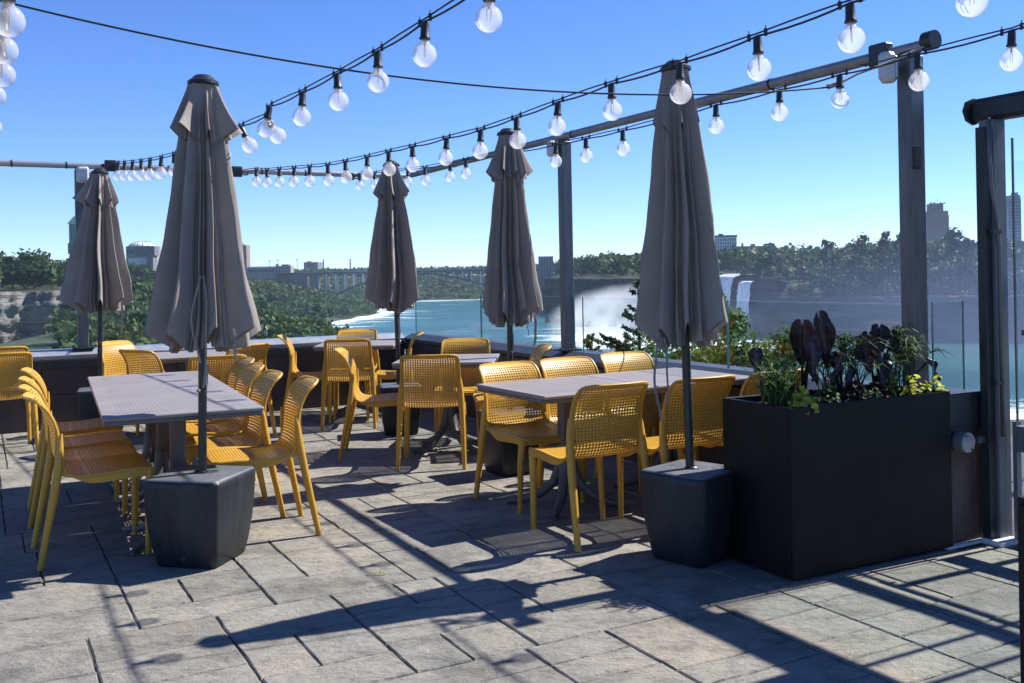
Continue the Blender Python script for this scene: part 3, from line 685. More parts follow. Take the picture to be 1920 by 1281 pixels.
chair_at('foot_rr', 637.4, 862, 4, 'yellow chair in profile facing right, at the left of the central square table', gB)
put_chair(-0.615, 7.49, 90, 'yellow chair with its back square to us in front of the central square table', gB)
chair_at('top_c', 874, 635.5, 268, 'yellow chair behind the central square table, facing us', gB)
chair_at('top_c', 1027, 648, 188, 'yellow chair hidden behind others, its curled top edge showing left of the slim post', gB)
gC = 'yellow chairs around the right hand double table'
chair_at('top_c', 945, 681, -59, 'sunlit yellow chair facing us at the left end of the double table', gC)
chair_at('top_c', 1055, 672, -59, 'middle yellow chair on the far side of the double table', gC)
chair_at('top_c', 1164, 662, -59, 'third yellow chair beyond the double table, thin cable shadow on its back', gC)
put_chair(0.385, 5.395, 117, 'yellow chair with shaded perforated back, nearest of those at the double table', gC)
put_chair(0.895, 5.62, 118, 'yellow chair behind the right umbrella pole at the near side of the double table', gC)
put_chair(1.36, 5.88, 119, 'yellow chair partly hidden by the black planter at the double table', gC)
gD = 'yellow chairs at the left edge of the picture'
chair_at('foot_rr', 71, 846, 121, 'yellow chair with a sunlit patch on its back, cut by the left picture edge', gD)
chair_at('top_r', 43, 650, 118, 'yellow chair by the left wall with only its top edge showing behind another chair', gD)

# ------------------------------------------------------------------ tables
def make_table():
    root = empty('cafe_table')
    mb = MB(); mb.box((0, 0, 0.728), (0.795, 0.795, 0.020), 0, 0.006); top = mb.build('tabletop', 'table_top', root)
    mb = MB()
    for sx, sy, lx, ly in ((0, 1, .78, .02), (0, -1, .78, .02), (1, 0, .02, .74), (-1, 0, .02, .74)): mb.box((sx * .38, sy * .38, 0.706), (lx, ly, 0.024), 0, 0.004)
    mb.build('apron', 'table_leg', root)
    mb = MB(); mb.box((0, 0, 0.43), (0.085, 0.065, 0.55), 0, 0.014); mb.box((0, 0, 0.70), (0.36, 0.30, 0.02), 0, 0.008); mb.build('column', 'table_leg', root)
    for k in range(4):
        a = math.pi / 4 + k * math.pi / 2; ca_, sa_ = math.cos(a), math.sin(a); mb = MB()
        pts = [(r * ca_, r * sa_, z) for r, z in ((0.02, 0.36), (0.035, 0.25), (0.075, 0.15), (0.16, 0.075), (0.27, 0.036), (0.37, 0.018))]
        mb.tube(pts, [0.036, 0.034, 0.031, 0.028, 0.023, 0.017], 8); mb.build('foot', 'table_leg', root, True, angle=60)
    return root
tproto = make_table(); tused = [False]
def put_table(x, y, rz, label, group=None):
    o = tproto if not tused[0] else copy_tree(tproto); tused[0] = True
    o.location = (x, y, 0); o.rotation_euler.z = R_(rz); tag(o, label, 'table', group); return o
gT = 'square grey brown cafe tables'
c1 = (G(157.8, 705.7, .738) + G(388, 696, .738) + G(496.4, 765.5, .738) + G(193.5, 781, .738)) / 4
d1 = ((G(157.8, 705.7, .738) + G(388, 696, .738)) / 2 - (G(496.4, 765.5, .738) + G(193.5, 781, .738)) / 2); d1.normalize(); a1 = math.degrees(math.atan2(d1.y, d1.x)) - 90
for k, lab in ((-1, 'nearest of the three square tables pushed into one long row at left'), (0, 'middle one of three square tables pushed into one long row at left'), (1, 'farthest of the three square tables pushed into one long row at left')):
    p = c1 + d1 * 0.798 * k; put_table(p.x, p.y, a1, lab, gT)
c2 = Vector((0.648, 6.19, 0)); d2 = Vector((math.cos(R_(30.5)), math.sin(R_(30.5)), 0))
for k, lab in ((-.5, 'left one of two square tables pushed together at right, its pointed corner towards us'), (.5, 'right one of two square tables pushed together, behind the right umbrella pole')):
    p = c2 + d2 * 0.798 * k; put_table(p.x, p.y, 30.5, lab, gT)
put_table(-0.535, 8.06, -3, 'central square table standing alone between three yellow chairs', gT)
put_table(-1.58, 10.1, 1, 'square table in the far corner of the terrace', gT)
put_table(-2.98, 9.1, 27, 'square table by the left wall, half hidden by the front left umbrella', gT)

# ------------------------------------------------------------------ umbrellas
def make_umbrella(name, x, y, rz, seed, label, hem=1.06, tier=2.10, flare=0.165, rad=0.275, top=2.45, straps=(), bias=None, squash=1.0, lean=0.0):
    rg = random.Random(seed); root = empty(name, (x, y, 0)); root.rotation_euler = (Matrix.Rotation(lean, 4, 'Y') @ Matrix.Rotation(rz, 4, 'Z')).to_euler()
    nr = 8; NT = 192
    ang = [2 * math.pi * (k + rg.uniform(-.22, .22)) / nr for k in range(nr)]; amp = [rg.uniform(0.8, 1.12) for _ in range(nr)]
    sec = [rg.uniform(0.30, 0.62) for _ in range(nr)]; sp = [rg.uniform(0.38, 0.62) for _ in range(nr)]; lop = rg.uniform(0, 6.28); la = rg.uniform(0.04, 0.12)
    if bias: lop, la = bias[0] - rz, bias[1]
    drop = [rg.uniform(0.75, 1.2) for _ in range(nr)]
    def fold(th):
        th = th % (2 * math.pi)
        for k in range(nr):
            a0, a1_ = ang[k], ang[(k + 1) % nr] + (2 * math.pi if k == nr - 1 else 0); t_ = th
            if k == nr - 1 and th < a0: t_ = th + 2 * math.pi
            if a0 <= t_ < a1_:
                u = (t_ - a0) / (a1_ - a0); A = amp[k] * (1 - u) + amp[(k + 1) % nr] * u
                ridge = max(math.exp(-(u / .14) ** 2), math.exp(-((1 - u) / .14) ** 2)); mid = max(sec[k] * math.exp(-((u - sp[k]) / .10) ** 2), (sec[(k + 3) % nr] - .30) * 1.6 * math.exp(-((u - sp[k] - .2) / .06) ** 2), (sec[(k + 5) % nr] - .30) * 1.4 * math.exp(-((u - sp[k] + .2) / .06) ** 2))
                return A, max(ridge, mid), ridge, k, u
        return amp[0], 1.0, 1.0, 0, 0.0
    fs = [fold(2 * math.pi * j / NT + 1e-4) for j in range(NT)]
    NZ = 44; ph = [rg.uniform(0, 6.28) for _ in range(6)]
    def canopy_rows(z_top, zb_fn, Rfn, deep, n, wob):
        rows = []
        for i in range(n):
            row = []
            for j in range(NT + 1):
                th = 2 * math.pi * j / NT; A, f, rd, k, u = fs[j % NT]; t_ = i / (n - 1)
                zb = zb_fn(th, f, rd, k); z = z_top + (zb - z_top) * t_; s = Rfn((z_top - z) / (z_top - hem), t_)
                dp = deep * min(1, t_ * 2.2 + .15); rr = s * A * (1 - dp * (1 - f)) * (1 + la * math.cos(th - lop) * t_)
                rr += wob * t_ * (math.sin(5 * z + 3 * th + ph[0]) + .6 * math.sin(11 * z - 7 * th + ph[1]) + .4 * math.sin(23 * z + 5 * th + ph[2]))
                tw = 0.10 * t_ * math.sin(3.1 * z + ph[3]) + .05 * math.sin(9 * z + 2 * th + ph[4]) * t_
                row.append((rr * math.cos(th + tw), rr * math.sin(th + tw) * squash, z))
            rows.append(row)
        return rows
    zt = top - 0.035
    def zb_main(th, f, rd, k): return hem + 0.135 * (0.35 + .65 * rd) * (1.0 if f > .5 else drop[k]) - 0.02 * (1 - f) + 0.02 * math.sin(2 * th + ph[5])
    def R_main(s, t_): s = max(0, min(1, s)); return 0.062 + (rad - 0.062) * (s ** 0.85) * (1 + 0.06 * math.sin(s * 6 + ph[0]))
    mb = MB(); mb.grid(canopy_rows(zt, zb_main, R_main, 0.62, NZ, 0.0075)); n0 = len(mb.v)
    last = mb.v[(NZ - 1) * (NT + 1):NZ * (NT + 1)]           # hem turned in towards the pole
    inn = [[(px * q_ , py * q_, pz + dz_) for (px, py, pz) in last] for q_, dz_ in ((1.0, 0), (0.93, 0.012), (0.72, 0.05), (0.42, 0.13))]
    mb.grid(inn)
    can = mb.build('canopy', 'cloth', root, True)
    vfs = [rg.uniform(0.35, 1.15) for _ in range(nr)]
    def zb_v(th, f, rd, k): return tier + 0.05 * rd - 0.02 * (1 - f) + .012 * math.sin(3 * th + ph[1])
    zt2 = top - 0.028; span = zt2 - tier
    def R_v(s, t_): return 0.068 + (flare - 0.068) * (t_ ** 1.15)
    rows = canopy_rows(zt2, zb_v, R_v, 0.42, 18, 0.003)
    for i, row in enumerate(rows):
        t_ = i / 17
        for j in range(NT + 1):
            A, f, rd, k, u = fs[j % NT]; e = 1 + (vfs[k] * (1 - u) + vfs[(k + 1) % nr] * u - .6) * .45 * rd * t_ ** 2
            px, py, pz = row[j]; row[j] = (px * e, py * e, pz)
    mb = MB(); mb.grid(rows); mb.grid([[(px * (1 - .04 * i), py * (1 - .04 * i), pz + .006 * i) for px, py, pz in rows[-1]] for i in range(3)])
    mb.build('vent', 'cloth', root, True)
    mb = MB(); mb.lathe([(0.072, top - .045), (0.078, top - .04), (0.076, top - .026), (0.056, top - .012), (0.05, top - .004), (0.036, top + .006), (0.0, top + .011)], n=24); mb.build('finial', 'dark_pole', root, True, angle=40)
    mb = MB(); mb.lathe([(0.0215, 0.443), (0.0215, top - 0.03)], n=14); pl = mb.build('pole', 'dark_pole', root, True, angle=40)
    mb = MB(); mb.box((0.024, 0.0, 0.93), (0.006, 0.018, 0.11), 0, 0.002); mb.tube([(0, -0.02, 0.86), (0, -0.05, 0.86)], 0.006, 6); mb.build('lock_pin', 'pipe_steel', pl)
    for (dx, dy, z0, z1, wd, bow) in straps:
        inv = Matrix.Rotation(-rz, 4, 'Z'); mb = MB(); pts = []
        for k in range(16):
            t_ = k / 15; pts.append(inv @ Vector((dx + bow * math.sin(math.pi * t_) + .004 * math.sin(9 * t_), dy - .012 * math.sin(math.pi * t_), z0 + (z1 - z0) * t_)))
        wv = inv @ Vector((wd, wd * .35, 0)); mb.grid([[p - wv for p in pts], [p + wv for p in pts]]); mb.grid([[p + wv + Vector((0, 0, .0)) for p in pts], [p - wv for p in pts]][::1]); mb.build('tie_strap', 'strap', root, True)
    tag(root, label, 'umbrella', 'closed taupe umbrellas'); return root
def make_base(x, y, rz, label, hlf=0.182):
    root = empty('umbrella_base', (x, y, 0), rz)
    mb = MB(); n = 8; rings = []
    def ring(h, z, c):
        pts = []
        for qx, qy, st in ((1, 1, 0), (-1, 1, 90), (-1, -1, 180), (1, -1, 270)):
            for k in range(4):
                a = R_(st + 30 * k); pts.append((qx * (h - c) + c * math.cos(a), qy * (h - c) + c * math.sin(a), z))
        return pts
    prf = [(hlf * .745, 0.0, .03), (hlf * .785, 0.008, .03), (hlf * .865, 0.09, .03), (hlf * .932, 0.19, .03), (hlf * .975, 0.30, .03), (hlf, 0.395, .03), (hlf + .002, 0.424, .03), (hlf - .006, 0.432, .026)]
    rings = [ring(*p) for p in prf]; o = 0; m_ = 16
    for r in rings: mb.v += r
    for i in range(len(rings) - 1):
        for j in range(m_): mb.f.append((i * m_ + j, i * m_ + (j + 1) % m_, (i + 1) * m_ + (j + 1) % m_, (i + 1) * m_ + j))
    mb.f.append(tuple(range(m_ - 1, -1, -1))); mb.build('body', 'base_plastic', root, True, angle=50)
    mb = MB(); r0, r1, r2 = ring(hlf - .006, 0.432, .026), ring(hlf - .010, 0.438, .022), ring(hlf - .022, 0.440, .02); mb.v = r0 + r1 + r2
    for i in range(2):
        for j in range(m_): mb.f.append((i * m_ + j, i * m_ + (j + 1) % m_, (i + 1) * m_ + (j + 1) % m_, (i + 1) * m_ + j))
    mb.f.append(tuple(range(2 * m_, 3 * m_))); lid = mb.build('lid', 'base_lid', root, True, angle=50)
    mb = MB(); mb.lathe([(0.034, 0.4405), (0.034, 0.446), (0.025, 0.452)], n=16); mb.build('pole_collar', 'dark_pole', lid)
    mb = MB(); mb.lathe([(0.014, 0), (0.014, 0.004), (0.010, 0.006)], n=14)
    mb.v = [(hy_, -hlf * .825 - hz_ * .6, 0.045 + hx_) for hx_, hy_, hz_ in mb.v]; mb.build('drain_plug', 'base_plastic', root)
    tag(root, label, 'umbrella base', 'square dark umbrella bases'); return root
um = [(G(376, 886, .44), 11, 'large closed taupe umbrella at front left, standing behind its slate coloured base', -13, dict(hem=1.04, rad=0.283, tier=2.13, flare=.16, lean=.021, bias=(0.1, .05), straps=((.07, -.262, 1.44, 1.02, .0045, -.035), (.085, -.262, 1.44, .90, .005, .02), (.20, -.15, 1.18, 1.02, .006, .01)))),
      (G(1297, 878, .44), 23, 'closed umbrella at right beside the black planter, almost wholly in shade', 45, dict(hem=1.03, rad=0.262, tier=2.09, flare=.125, lean=-.018, straps=((-.155, -.12, 1.10, .70, .006, -.02), (-.125, -.12, 1.10, .78, .005, .012)))),
      (Vector((-3.815, 9.07, 0)), 35, 'closed umbrella at far left in front of the green wooded bank', 20, dict(hem=1.12, rad=0.32, tier=2.12, flare=.19, lean=.018, bias=(3.1, .10), straps=((.20, -.02, 1.25, .93, .008, .02),))),
      (Vector((-1.03, 8.9, 0)), 47, 'closed umbrella near the far corner, in front of the arched bridge', 10, dict(hem=1.08, rad=0.305, tier=2.11, flare=.175, lean=-.017, straps=((.03, -.14, 1.14, .86, .008, .01),))),
      (Vector((-0.03, 7.06, 0)), 59, 'closed umbrella left of the slim post, in front of the river', 28, dict(hem=1.03, rad=0.232, tier=2.10, flare=.165, lean=.007, straps=((.165, -.05, 1.15, .90, .009, .02), (.13, -.05, 1.10, .98, .003, 0))))]
bl = ['scuffed slate coloured umbrella base at front left, half in sun', 'black looking umbrella base with a pale lid beside the large planter', 'umbrella base by the left wall, behind the long table',
      'umbrella base near the far corner, behind the yellow chair in profile', 'umbrella base behind the yellow chair at the end of the double table']
for k, (p, seed, lab, rz, kw) in enumerate(um):
    make_base(p.x, p.y, R_(rz), bl[k], (.207, .19, .185, .185, .185)[k]); 
    make_umbrella('closed_umbrella', p.x, p.y, R_(rz), seed, lab, **kw)

# ------------------------------------------------------------------ festoon lights
def make_bulb():
    root = empty('light_bulb')
    mb = MB(); mb.lathe([(0.0, 0.012), (0.014, 0.010), (0.016, 0.0), (0.018, -0.045), (0.0215, -0.050), (0.0215, -0.056), (0.017, -0.058)], n=14, cap=False); mb.build('socket', 'socket', root, True, angle=40)
    mb = MB(); pr = [(0.0165, -0.056), (0.0175, -0.066)]
    for k in range(15):
        a = R_(155 - k * 155 / 14); pr.append((max(0.0004, 0.0465 * math.sin(a)), -0.113 + 0.0465 * math.cos(R_(25 + k * 155 / 14))))
    pr = pr[:2] + [(0.0465 * math.sin(R_(28 + k * 152 / 14)), -0.115 + 0.0465 * math.cos(R_(28 + k * 152 / 14))) for k in range(15)]
    mb.lathe(pr, n=24, cap=False); mb.build('glass_globe', 'bulb_glass', root, True)
    mb = MB(); mb.lathe([(0.005, -0.06), (0.004, -0.08), (0.0005, -0.084)], n=8)
    for sx in (-1, 1):
        mb.tube([(sx * .004, 0, -.08), (sx * .0075, 0, -.088), (sx * .0065, 0, -.125)], 0.0016, 5)
    mb.build('filament', 'filament', root); return root
bproto = make_bulb(); bused = [False]
ORD = ['first', 'second', 'third', 'fourth', 'fifth', 'sixth', 'seventh', 'eighth', 'ninth', 'tenth', 'eleventh', 'twelfth', 'thirteenth', 'fourteenth', 'fifteenth', 'sixteenth', 'seventeenth', 'eighteenth', 'nineteenth', 'twentieth']
rb = random.Random(5)
def string(p0, p1, bulbs, z0, z1, label, blabel, group, hidden=(), hlabel='', tilt=None, r=0.0046):
    """bulbs = photo pixels of globe centres; the cable hangs in the vertical plane through p0, p1"""
    tops = []; vis = 0
    for (px, py) in bulbs:
        p = on_line(p0, p1, px, py); p.z += 0.115; tops.append(p)
    for i, p in enumerate(tops):
        o = bproto if not bused[0] else copy_tree(bproto); bused[0] = True
        o.location = p; o.rotation_euler = (rb.uniform(-.05, .05), rb.uniform(-.05, .05), rb.uniform(0, 3.1))
        if tilt and i in tilt: o.rotation_euler = tilt[i]
        if i in hidden: tag(o, hlabel, 'light bulb', group)
        else: tag(o, blabel(vis), 'light bulb', group); vis += 1
    a = Vector((p0.x, p0.y, z0)); pts = [a] + [p + Vector((0, 0, 0.012)) for p in tops]
    b = Vector((p1.x, p1.y, z1)); pts.append(b)
    root = empty('string_light_cable', a[:])
    def path(off, sagk):
        res = []
        for i in range(len(pts) - 1):
            p, q_ = pts[i], pts[i + 1]; L = (q_ - p).length
            for k in range(6):
                t_ = k / 6; c = p.lerp(q_, t_); c.z += off - sagk * L * 4 * t_ * (1 - t_); res.append(c - a)
        res.append(pts[-1] - a); return res
    mb = MB(); mb.tube(path(0.0, 0.022), r, 6); mb.build('power_lead', 'cable', root)
    mb = MB(); mb.tube(path(0.010, -0.006), r * .8, 6)
    for i in range(1, len(pts) - 1):
        d = (pts[i + 1] - pts[i - 1]).normalized()
        for sg in (-1, 1):
            c = pts[i] - a + d * (0.045 * sg); mb.box((c.x, c.y, c.z + .004), (0.010, 0.010, 0.028), TH); mb.tube([c, c + Vector((0, 0, .03))], 0.0022, 4)
    mb.build('support_wire', 'cable', root)
    tag(root, label, 'string light cable'); return tops
w2 = on_line(WL(0, 0, .05), WL(5, 0, .05), 450, 322)
e2 = Vector((1.62, 2.62, 0)); 
string(w2, e2, [(481, 341), (501, 343), (524, 342), (552, 341), (581, 340), (615, 338), (648, 333), (689, 326), (729, 318), (774, 310), (838, 297), (902, 284), (969, 264), (1047, 238), (1147, 208), (1275, 175), (1421, 130), (1595, 75), (1822, 3)],
       w2.z, 2.62, 'long double festoon cable from the left pipe over the middle umbrellas to the upper right', lambda k: 'clear globe bulb, %s from the left along the long middle festoon cable' % ORD[k], 'bulbs on the long middle festoon cable')
w1 = on_line(WL(0, 0, .05), WL(5, 0, .05), 212, 314); e1 = Vector((0.32, 2.68, 0))
b1 = [(222, 330), (234, 330), (249, 330), (265, 329), (282, 328), (303, 325), (327, 320), (355, 313), (386, 304), (418, 291), (453, 276), (502, 259), (506, 243), (568, 220), (633, 190), (709, 153), (798, 103), (919, 36)]
string(w1, e1, b1, w1.z, 2.55, 'double festoon cable passing behind the front left umbrella up to the top edge', lambda k: ('globe bulb, %s from the far left umbrella on the cable to its right' % ORD[k]) if k < 5 else ('globe bulb, %s right of the front left umbrella on its upward cable' % ORD[k - 5]), 'bulbs on the front left festoon cable', hidden=(5, 6, 7, 8, 9), hlabel='globe bulb out of sight behind the front left umbrella', tilt={10: (0, -.42, 0.2), 11: (0, -.5, 0.3), 12: (0, .2, 0)})
w3 = on_line(WL(0, 0, .05), WL(5, 0, .05), 664, 331); e3 = Vector((2.62, 3.36, 0))
string(w3, e3, [(675, 348), (703, 346), (734, 343), (765, 341), (797, 339), (845, 332), (874, 326), (950, 314), (1043, 303), (1099, 293), (1168, 280), (1262, 258), (1343, 237), (1462, 212), (1575, 187), (1721, 153), (1898, 113)],
       w3.z, 2.5, 'double festoon cable running beside the river side pipe past the large post', lambda k: 'clear globe bulb, %s from the left along the river side festoon cable' % ORD[k], 'bulbs on the river side festoon cable', hidden=(2, 7, 11), hlabel='globe bulb of the river side cable out of sight behind an umbrella')
s0 = Vector((-1.815, 3.54, 0)); s0b = s0 + (-U) * 0.9; s0e = s0 + U * 3.4
string(s0b, s0e, [(15, 40), (8, 95), (3, 140), (-7, 180), (-13, 238)], 2.50, 2.50, 'festoon cable at the upper left picture edge, its bulbs stacked one below the other', lambda k: 'globe bulb at the upper left picture edge, %s from the top of the stack' % ORD[k], 'bulbs at the upper left edge')
# plain catenary wire across
wa = AT(-60, -14, 3.60); wb_ = on_line(w3, e3, 1562, 163); root = empty('catenary_wire', wa[:]); mb = MB(); pts = []
for k in range(41):
    t_ = k / 40; p = wa.lerp(wb_, t_); p.z -= 0.165 * 4 * t_ * (1 - t_); pts.append(p - wa)
mb.tube(pts, 0.0042, 6); mb.build('wire', 'cable', root)
mb = MB(); c = wb_ - wa; e = Vector((pC.x - U.x * .13, pC.y - U.y * .13, zp)) - wa
mb.tube([c, c.lerp(e, .25) + Vector((0, 0, .01)), c.lerp(e, .5), e], 0.006, 6); mb.tube([c - Vector((.03, 0, 0)), c + Vector((.03, 0, .02))], 0.014, 6); mb.build('tie_rope', 'strap', root)
tag(root, 'single thin dark wire crossing the sky from upper left to the large post', 'wire')

# ------------------------------------------------------------------ planter and plants
nl = G(1488, 1095); nr_ = G(1788, 1030); ld = (nr_ - nl); PL = 1.062; ld.normalize(); sdv = Vector((-ld.y, ld.x, 0)); PD, PH = 0.47, 0.79
prz = math.atan2(ld.y, ld.x); pc = nl + ld * PL / 2 + sdv * PD / 2
rt = empty('planter_box', pc[:], prz); mb = MB(); hx, hy, t_ = PL / 2, PD / 2, 0.012
def prism(mb, x0, x1, y0, y1, z0, z1): mb.box(((x0 + x1) / 2, (y0 + y1) / 2, (z0 + z1) / 2), (x1 - x0, y1 - y0, z1 - z0), 0, 0.0035)
prism(mb, -hx, hx, -hy, -hy + .022, 0.014, PH); prism(mb, -hx, hx, hy - .022, hy, 0.014, PH); prism(mb, -hx, -hx + .022, -hy + .0225, hy - .0225, 0.014, PH - .0004); prism(mb, hx - .022, hx, -hy + .0225, hy - .0225, 0.014, PH - .0004)
prism(mb, -hx + .03, hx - .03, -hy + .03, hy - .03, 0.0, 0.04); mb.build('body', 'planter', rt)
mb = MB(); rows = []
rs = random.Random(3)
for i in range(15): rows.append([(-hx + .0225 + (PL - .045) * i / 14, -hy + .0225 + (PD - .045) * j / 7, PH - .045 + rs.uniform(-.012, .014)) for j in range(8)])
mb.grid(rows).build('soil', 'soil', rt, True)
tag(rt, 'large black rectangular planter box full of plants at right', 'planter')
def PP(px, py, back=0.5):
    """point above the planter: back = 0 front edge .. 1 back edge, at a pixel"""
    l0 = nl + sdv * PD * back; return on_line(l0, l0 + ld, px, py)
def ribbon(mb, pts, wdt, rg, tl, nrm=None, taper=True):
    pts = [Vector(p) for p in pts]; n = len(pts); side = Vector((rg.uniform(-1, 1), rg.uniform(-1, 1), rg.uniform(-.25, .25))).normalized() if nrm is None else nrm
    r0, r1 = [], []
    for i, p in enumerate(pts):
        d = pts[min(i + 1, n - 1)] - pts[max(i - 1, 0)]; s_ = side - d * (side.dot(d) / max(1e-9, d.length_squared)); s_.normalize()
        ww = wdt * (1 - (i / (n - 1)) ** 2 * .95 if taper else 1); r0.append(p - s_ * ww); r1.append(p + s_ * ww)
    f0 = len(mb.f); mb.grid([r0, r1]); tv = rg.random(); tl += [tv] * (len(mb.f) - f0)
def grass_tuft(x, y, z, n, hgt, spread, seed, label, cat='grass plant', wid=.004, droop=.5, parent=None):
    rg = random.Random(seed); root = empty('ornamental_grass', (x, y, z)); mb = MB(); tl = []
    for _ in range(n):
        a = rg.uniform(0, 6.28); b0 = Vector((rg.gauss(0, spread * .22), rg.gauss(0, spread * .22), 0)); h = hgt * rg.uniform(.45, 1.05); lean = spread * rg.uniform(.1, 1.0); pts = []
        for k in range(7):
            t_ = k / 6; pts.append(b0 + Vector((math.cos(a) * lean * t_ ** 1.6, math.sin(a) * lean * t_ ** 1.6, h * (t_ - droop * .35 * t_ ** 3))))
        ribbon(mb, pts, wid * rg.uniform(.7, 1.4), rg, tl)
        if rg.random() < .55:                          # side leaves
            for q_ in range(rg.randint(2, 4)):
                k = rg.randint(3, 5); p = pts[k]; a2 = rg.uniform(0, 6.28); L = hgt * rg.uniform(.12, .25)
                ribbon(mb, [p, p + Vector((math.cos(a2) * L * .5, math.sin(a2) * L * .5, L * .35)), p + Vector((math.cos(a2) * L, math.sin(a2) * L, L * .25))], wid * 1.3, rg, tl)
    mb.build('blades', 'grass_leaf', root, tint=tl); tag(root, label, cat); return root
def papyrus(x, y, z, n, hgt, spread, seed, label):
    rg = random.Random(seed); root = empty('papyrus_plant', (x, y, z)); mb = MB(); tl = []; ms_ = MB()
    for _ in range(n):
        a = rg.uniform(0, 6.28); b0 = Vector((rg.gauss(0, .03), rg.gauss(0, .03), 0)); h = hgt * rg.uniform(.55, 1.05); ln = spread * rg.uniform(.15, 1); pts = [b0 + Vector((math.cos(a) * ln * t_ ** 1.7, math.sin(a) * ln * t_ ** 1.7, h * (t_ - .12 * t_ ** 3))) for t_ in (0, .25, .5, .75, 1)]
        ms_.tube(pts, [.0028, .0026, .0024, .002, .0016], 5); tip = pts[-1]
        for q_ in range(rg.randint(7, 12)):
            a2 = rg.uniform(0, 6.28); L = rg.uniform(.07, .13)
            ribbon(mb, [tip, tip + Vector((math.cos(a2) * L * .5, math.sin(a2) * L * .5, L * rg.uniform(.1, .3))), tip + Vector((math.cos(a2) * L, math.sin(a2) * L, -L * rg.uniform(-.1, .4)))], .0035, rg, tl)
    ms_.build('stems', 'grass_leaf', root, tint=[.4] * len(ms_.f)); mb.build('blades', 'grass_leaf', root, tint=tl); tag(root, label, 'papyrus plant'); return root
def ear_leaf(mb, tl, base, tip, wdt, nrm, rg, cup=.25, curl=.3):
    """heart shaped leaf hanging from base (stalk end) to tip"""
    base, tip = Vector(base), Vector(tip); d = tip - base; L = d.length; d.normalize(); nrm = Vector(nrm); nrm = (nrm - d * nrm.dot(d)).normalized(); s_ = d.cross(nrm)
    rows = []; na = 15; ph = rg.uniform(0, 6)
    for i in range(na):
        t_ = i / (na - 1); u = -0.20 + 1.20 * t_
        if u < 0: hw = math.sqrt(max(0, 1 - ((u + .02) / .21) ** 2)) * .36 + .02
        else: hw = .5 * math.cos(min(1, u) * math.pi / 2) ** .72 * (1 - .22 * u) * (1.0 if u > .2 else .80 + u)
        row = []
        for j in range(9):
            v_ = -1 + j / 4; notch = .18 * (1 - abs(v_)) if u < 0 else 0
            uu = u if abs(v_) > .1 else max(u, -0.05)
            x = v_ * hw * wdt; zz = cup * abs(v_) ** 1.3 * hw * wdt - curl * L * .25 * max(0, u) ** 2 + .012 * math.sin(9 * u + 3 * v_ + ph) * abs(v_)
            row.append(base + d * (uu * L) + s_ * x + nrm * zz)
        rows.append(row)
    f0 = len(mb.f); mb.grid(rows); t0 = rg.uniform(.2, .9); tl += [min(1, max(0, t0 * .6 + (.45 if q_ % 8 in (3, 4) else 0) + (.22 if (q_ // 8) % 3 == 0 else 0) + rg.uniform(-.05, .05))) for q_ in range(len(mb.f) - f0)]
def ears(name, lab, seed, leaves, root_px):
    rg = random.Random(seed); b = PP(*root_px); b.z = PH - .045; root = empty(name, b[:])
    for (bx, tx, wdt, nrm, bk, cup) in leaves:
        p0 = PP(bx[0], bx[1], bk) - b; p1 = PP(tx[0], tx[1], bk) - b; p1 += Vector((rg.uniform(-.03, .03), rg.uniform(-.05, .02), 0))
        mb = MB(); tl = []; ear_leaf(mb, tl, p0, p1, wdt, nrm, rg, cup); mb.build('leaf', 'ear_leaf', root, True, tint=tl)
        ms_ = MB(); st_ = Vector((rg.uniform(-.02, .02), rg.uniform(-.02, .02), 0)); ms_.tube([st_, st_.lerp(p0, .5) + Vector((0, 0, .03)), p0 + Vector((0, 0, .005))], [.008, .0065, .004], 6); ms_.build('stalk', 'ear_leaf', root, tint=[.1] * len(ms_.f))
    tag(root, lab, 'elephant ear plant', 'elephant ear plants'); return root
vw = Vector((0, -1, .15))
ears('elephant_ear', 'tallest dark purple elephant ear with two big hanging leaves, left of centre in the planter', 1,
     [((1504, 614), (1513, 690), .135, (-.25, -.95, .15), .45, .25), ((1537, 602), (1549, 692), .125, (.3, -.9, .1), .55, .5), ((1523, 640), (1530, 704), .085, (.1, -.9, .3), .35, .5), ((1518, 680), (1526, 725), .05, vw, .4, .5)], (1500, 735, .5))
ears('elephant_ear', 'dark elephant ear with ragged clustered leaves in the right half of the planter', 2,
     [((1628, 634), (1620, 700), .12, (-.2, -.95, .2), .5, .3), ((1648, 618), (1652, 668), .125, (.1, -.9, .4), .6, .3), ((1672, 630), (1680, 682), .095, (.4, -.85, .3), .55, .4), ((1622, 640), (1622, 700), .11, (-.7, -.6, .1), .4, .4), ((1655, 672), (1642, 722), .09, (.1, -.9, .2), .35, .45)], (1648, 728, .5))
ears('elephant_ear', 'small dark elephant ear leaf hanging over the left end of the planter', 3, [((1418, 660), (1422, 700), .075, (-.3, -.9, .2), .6, .3)], (1440, 745, .6))
ears('elephant_ear', 'narrow curled dark leaf on a long stalk at the right end of the planter', 4, [((1742, 678), (1762, 712), .055, (.6, -.7, .2), .45, .6)], (1690, 722, .5))
ears('elephant_ear', 'low dark leaves in the middle of the planter between the taller plants', 5, [((1562, 668), (1578, 708), .07, vw, .5, .3), ((1575, 674), (1566, 715), .06, (.4, -.8, .1), .4, .3), ((1598, 690), (1585, 725), .05, vw, .4, .4)], (1575, 735, .5))
p = PP(1455, 745, .35); grass_tuft(p.x, p.y, PH - .045, 80, .33, .13, 21, 'dense green bamboo like grass at the left end of the planter', wid=.0036)
p = PP(1475, 745, .6); grass_tuft(p.x, p.y, PH - .045, 50, .34, .14, 22, 'looser grass tuft behind the dense one at the left end of the planter')
p = PP(1600, 730, .6); papyrus(p.x, p.y, PH - .045, 30, .35, .18, 23, 'umbrella papyrus with fine arching stems in the middle of the planter')
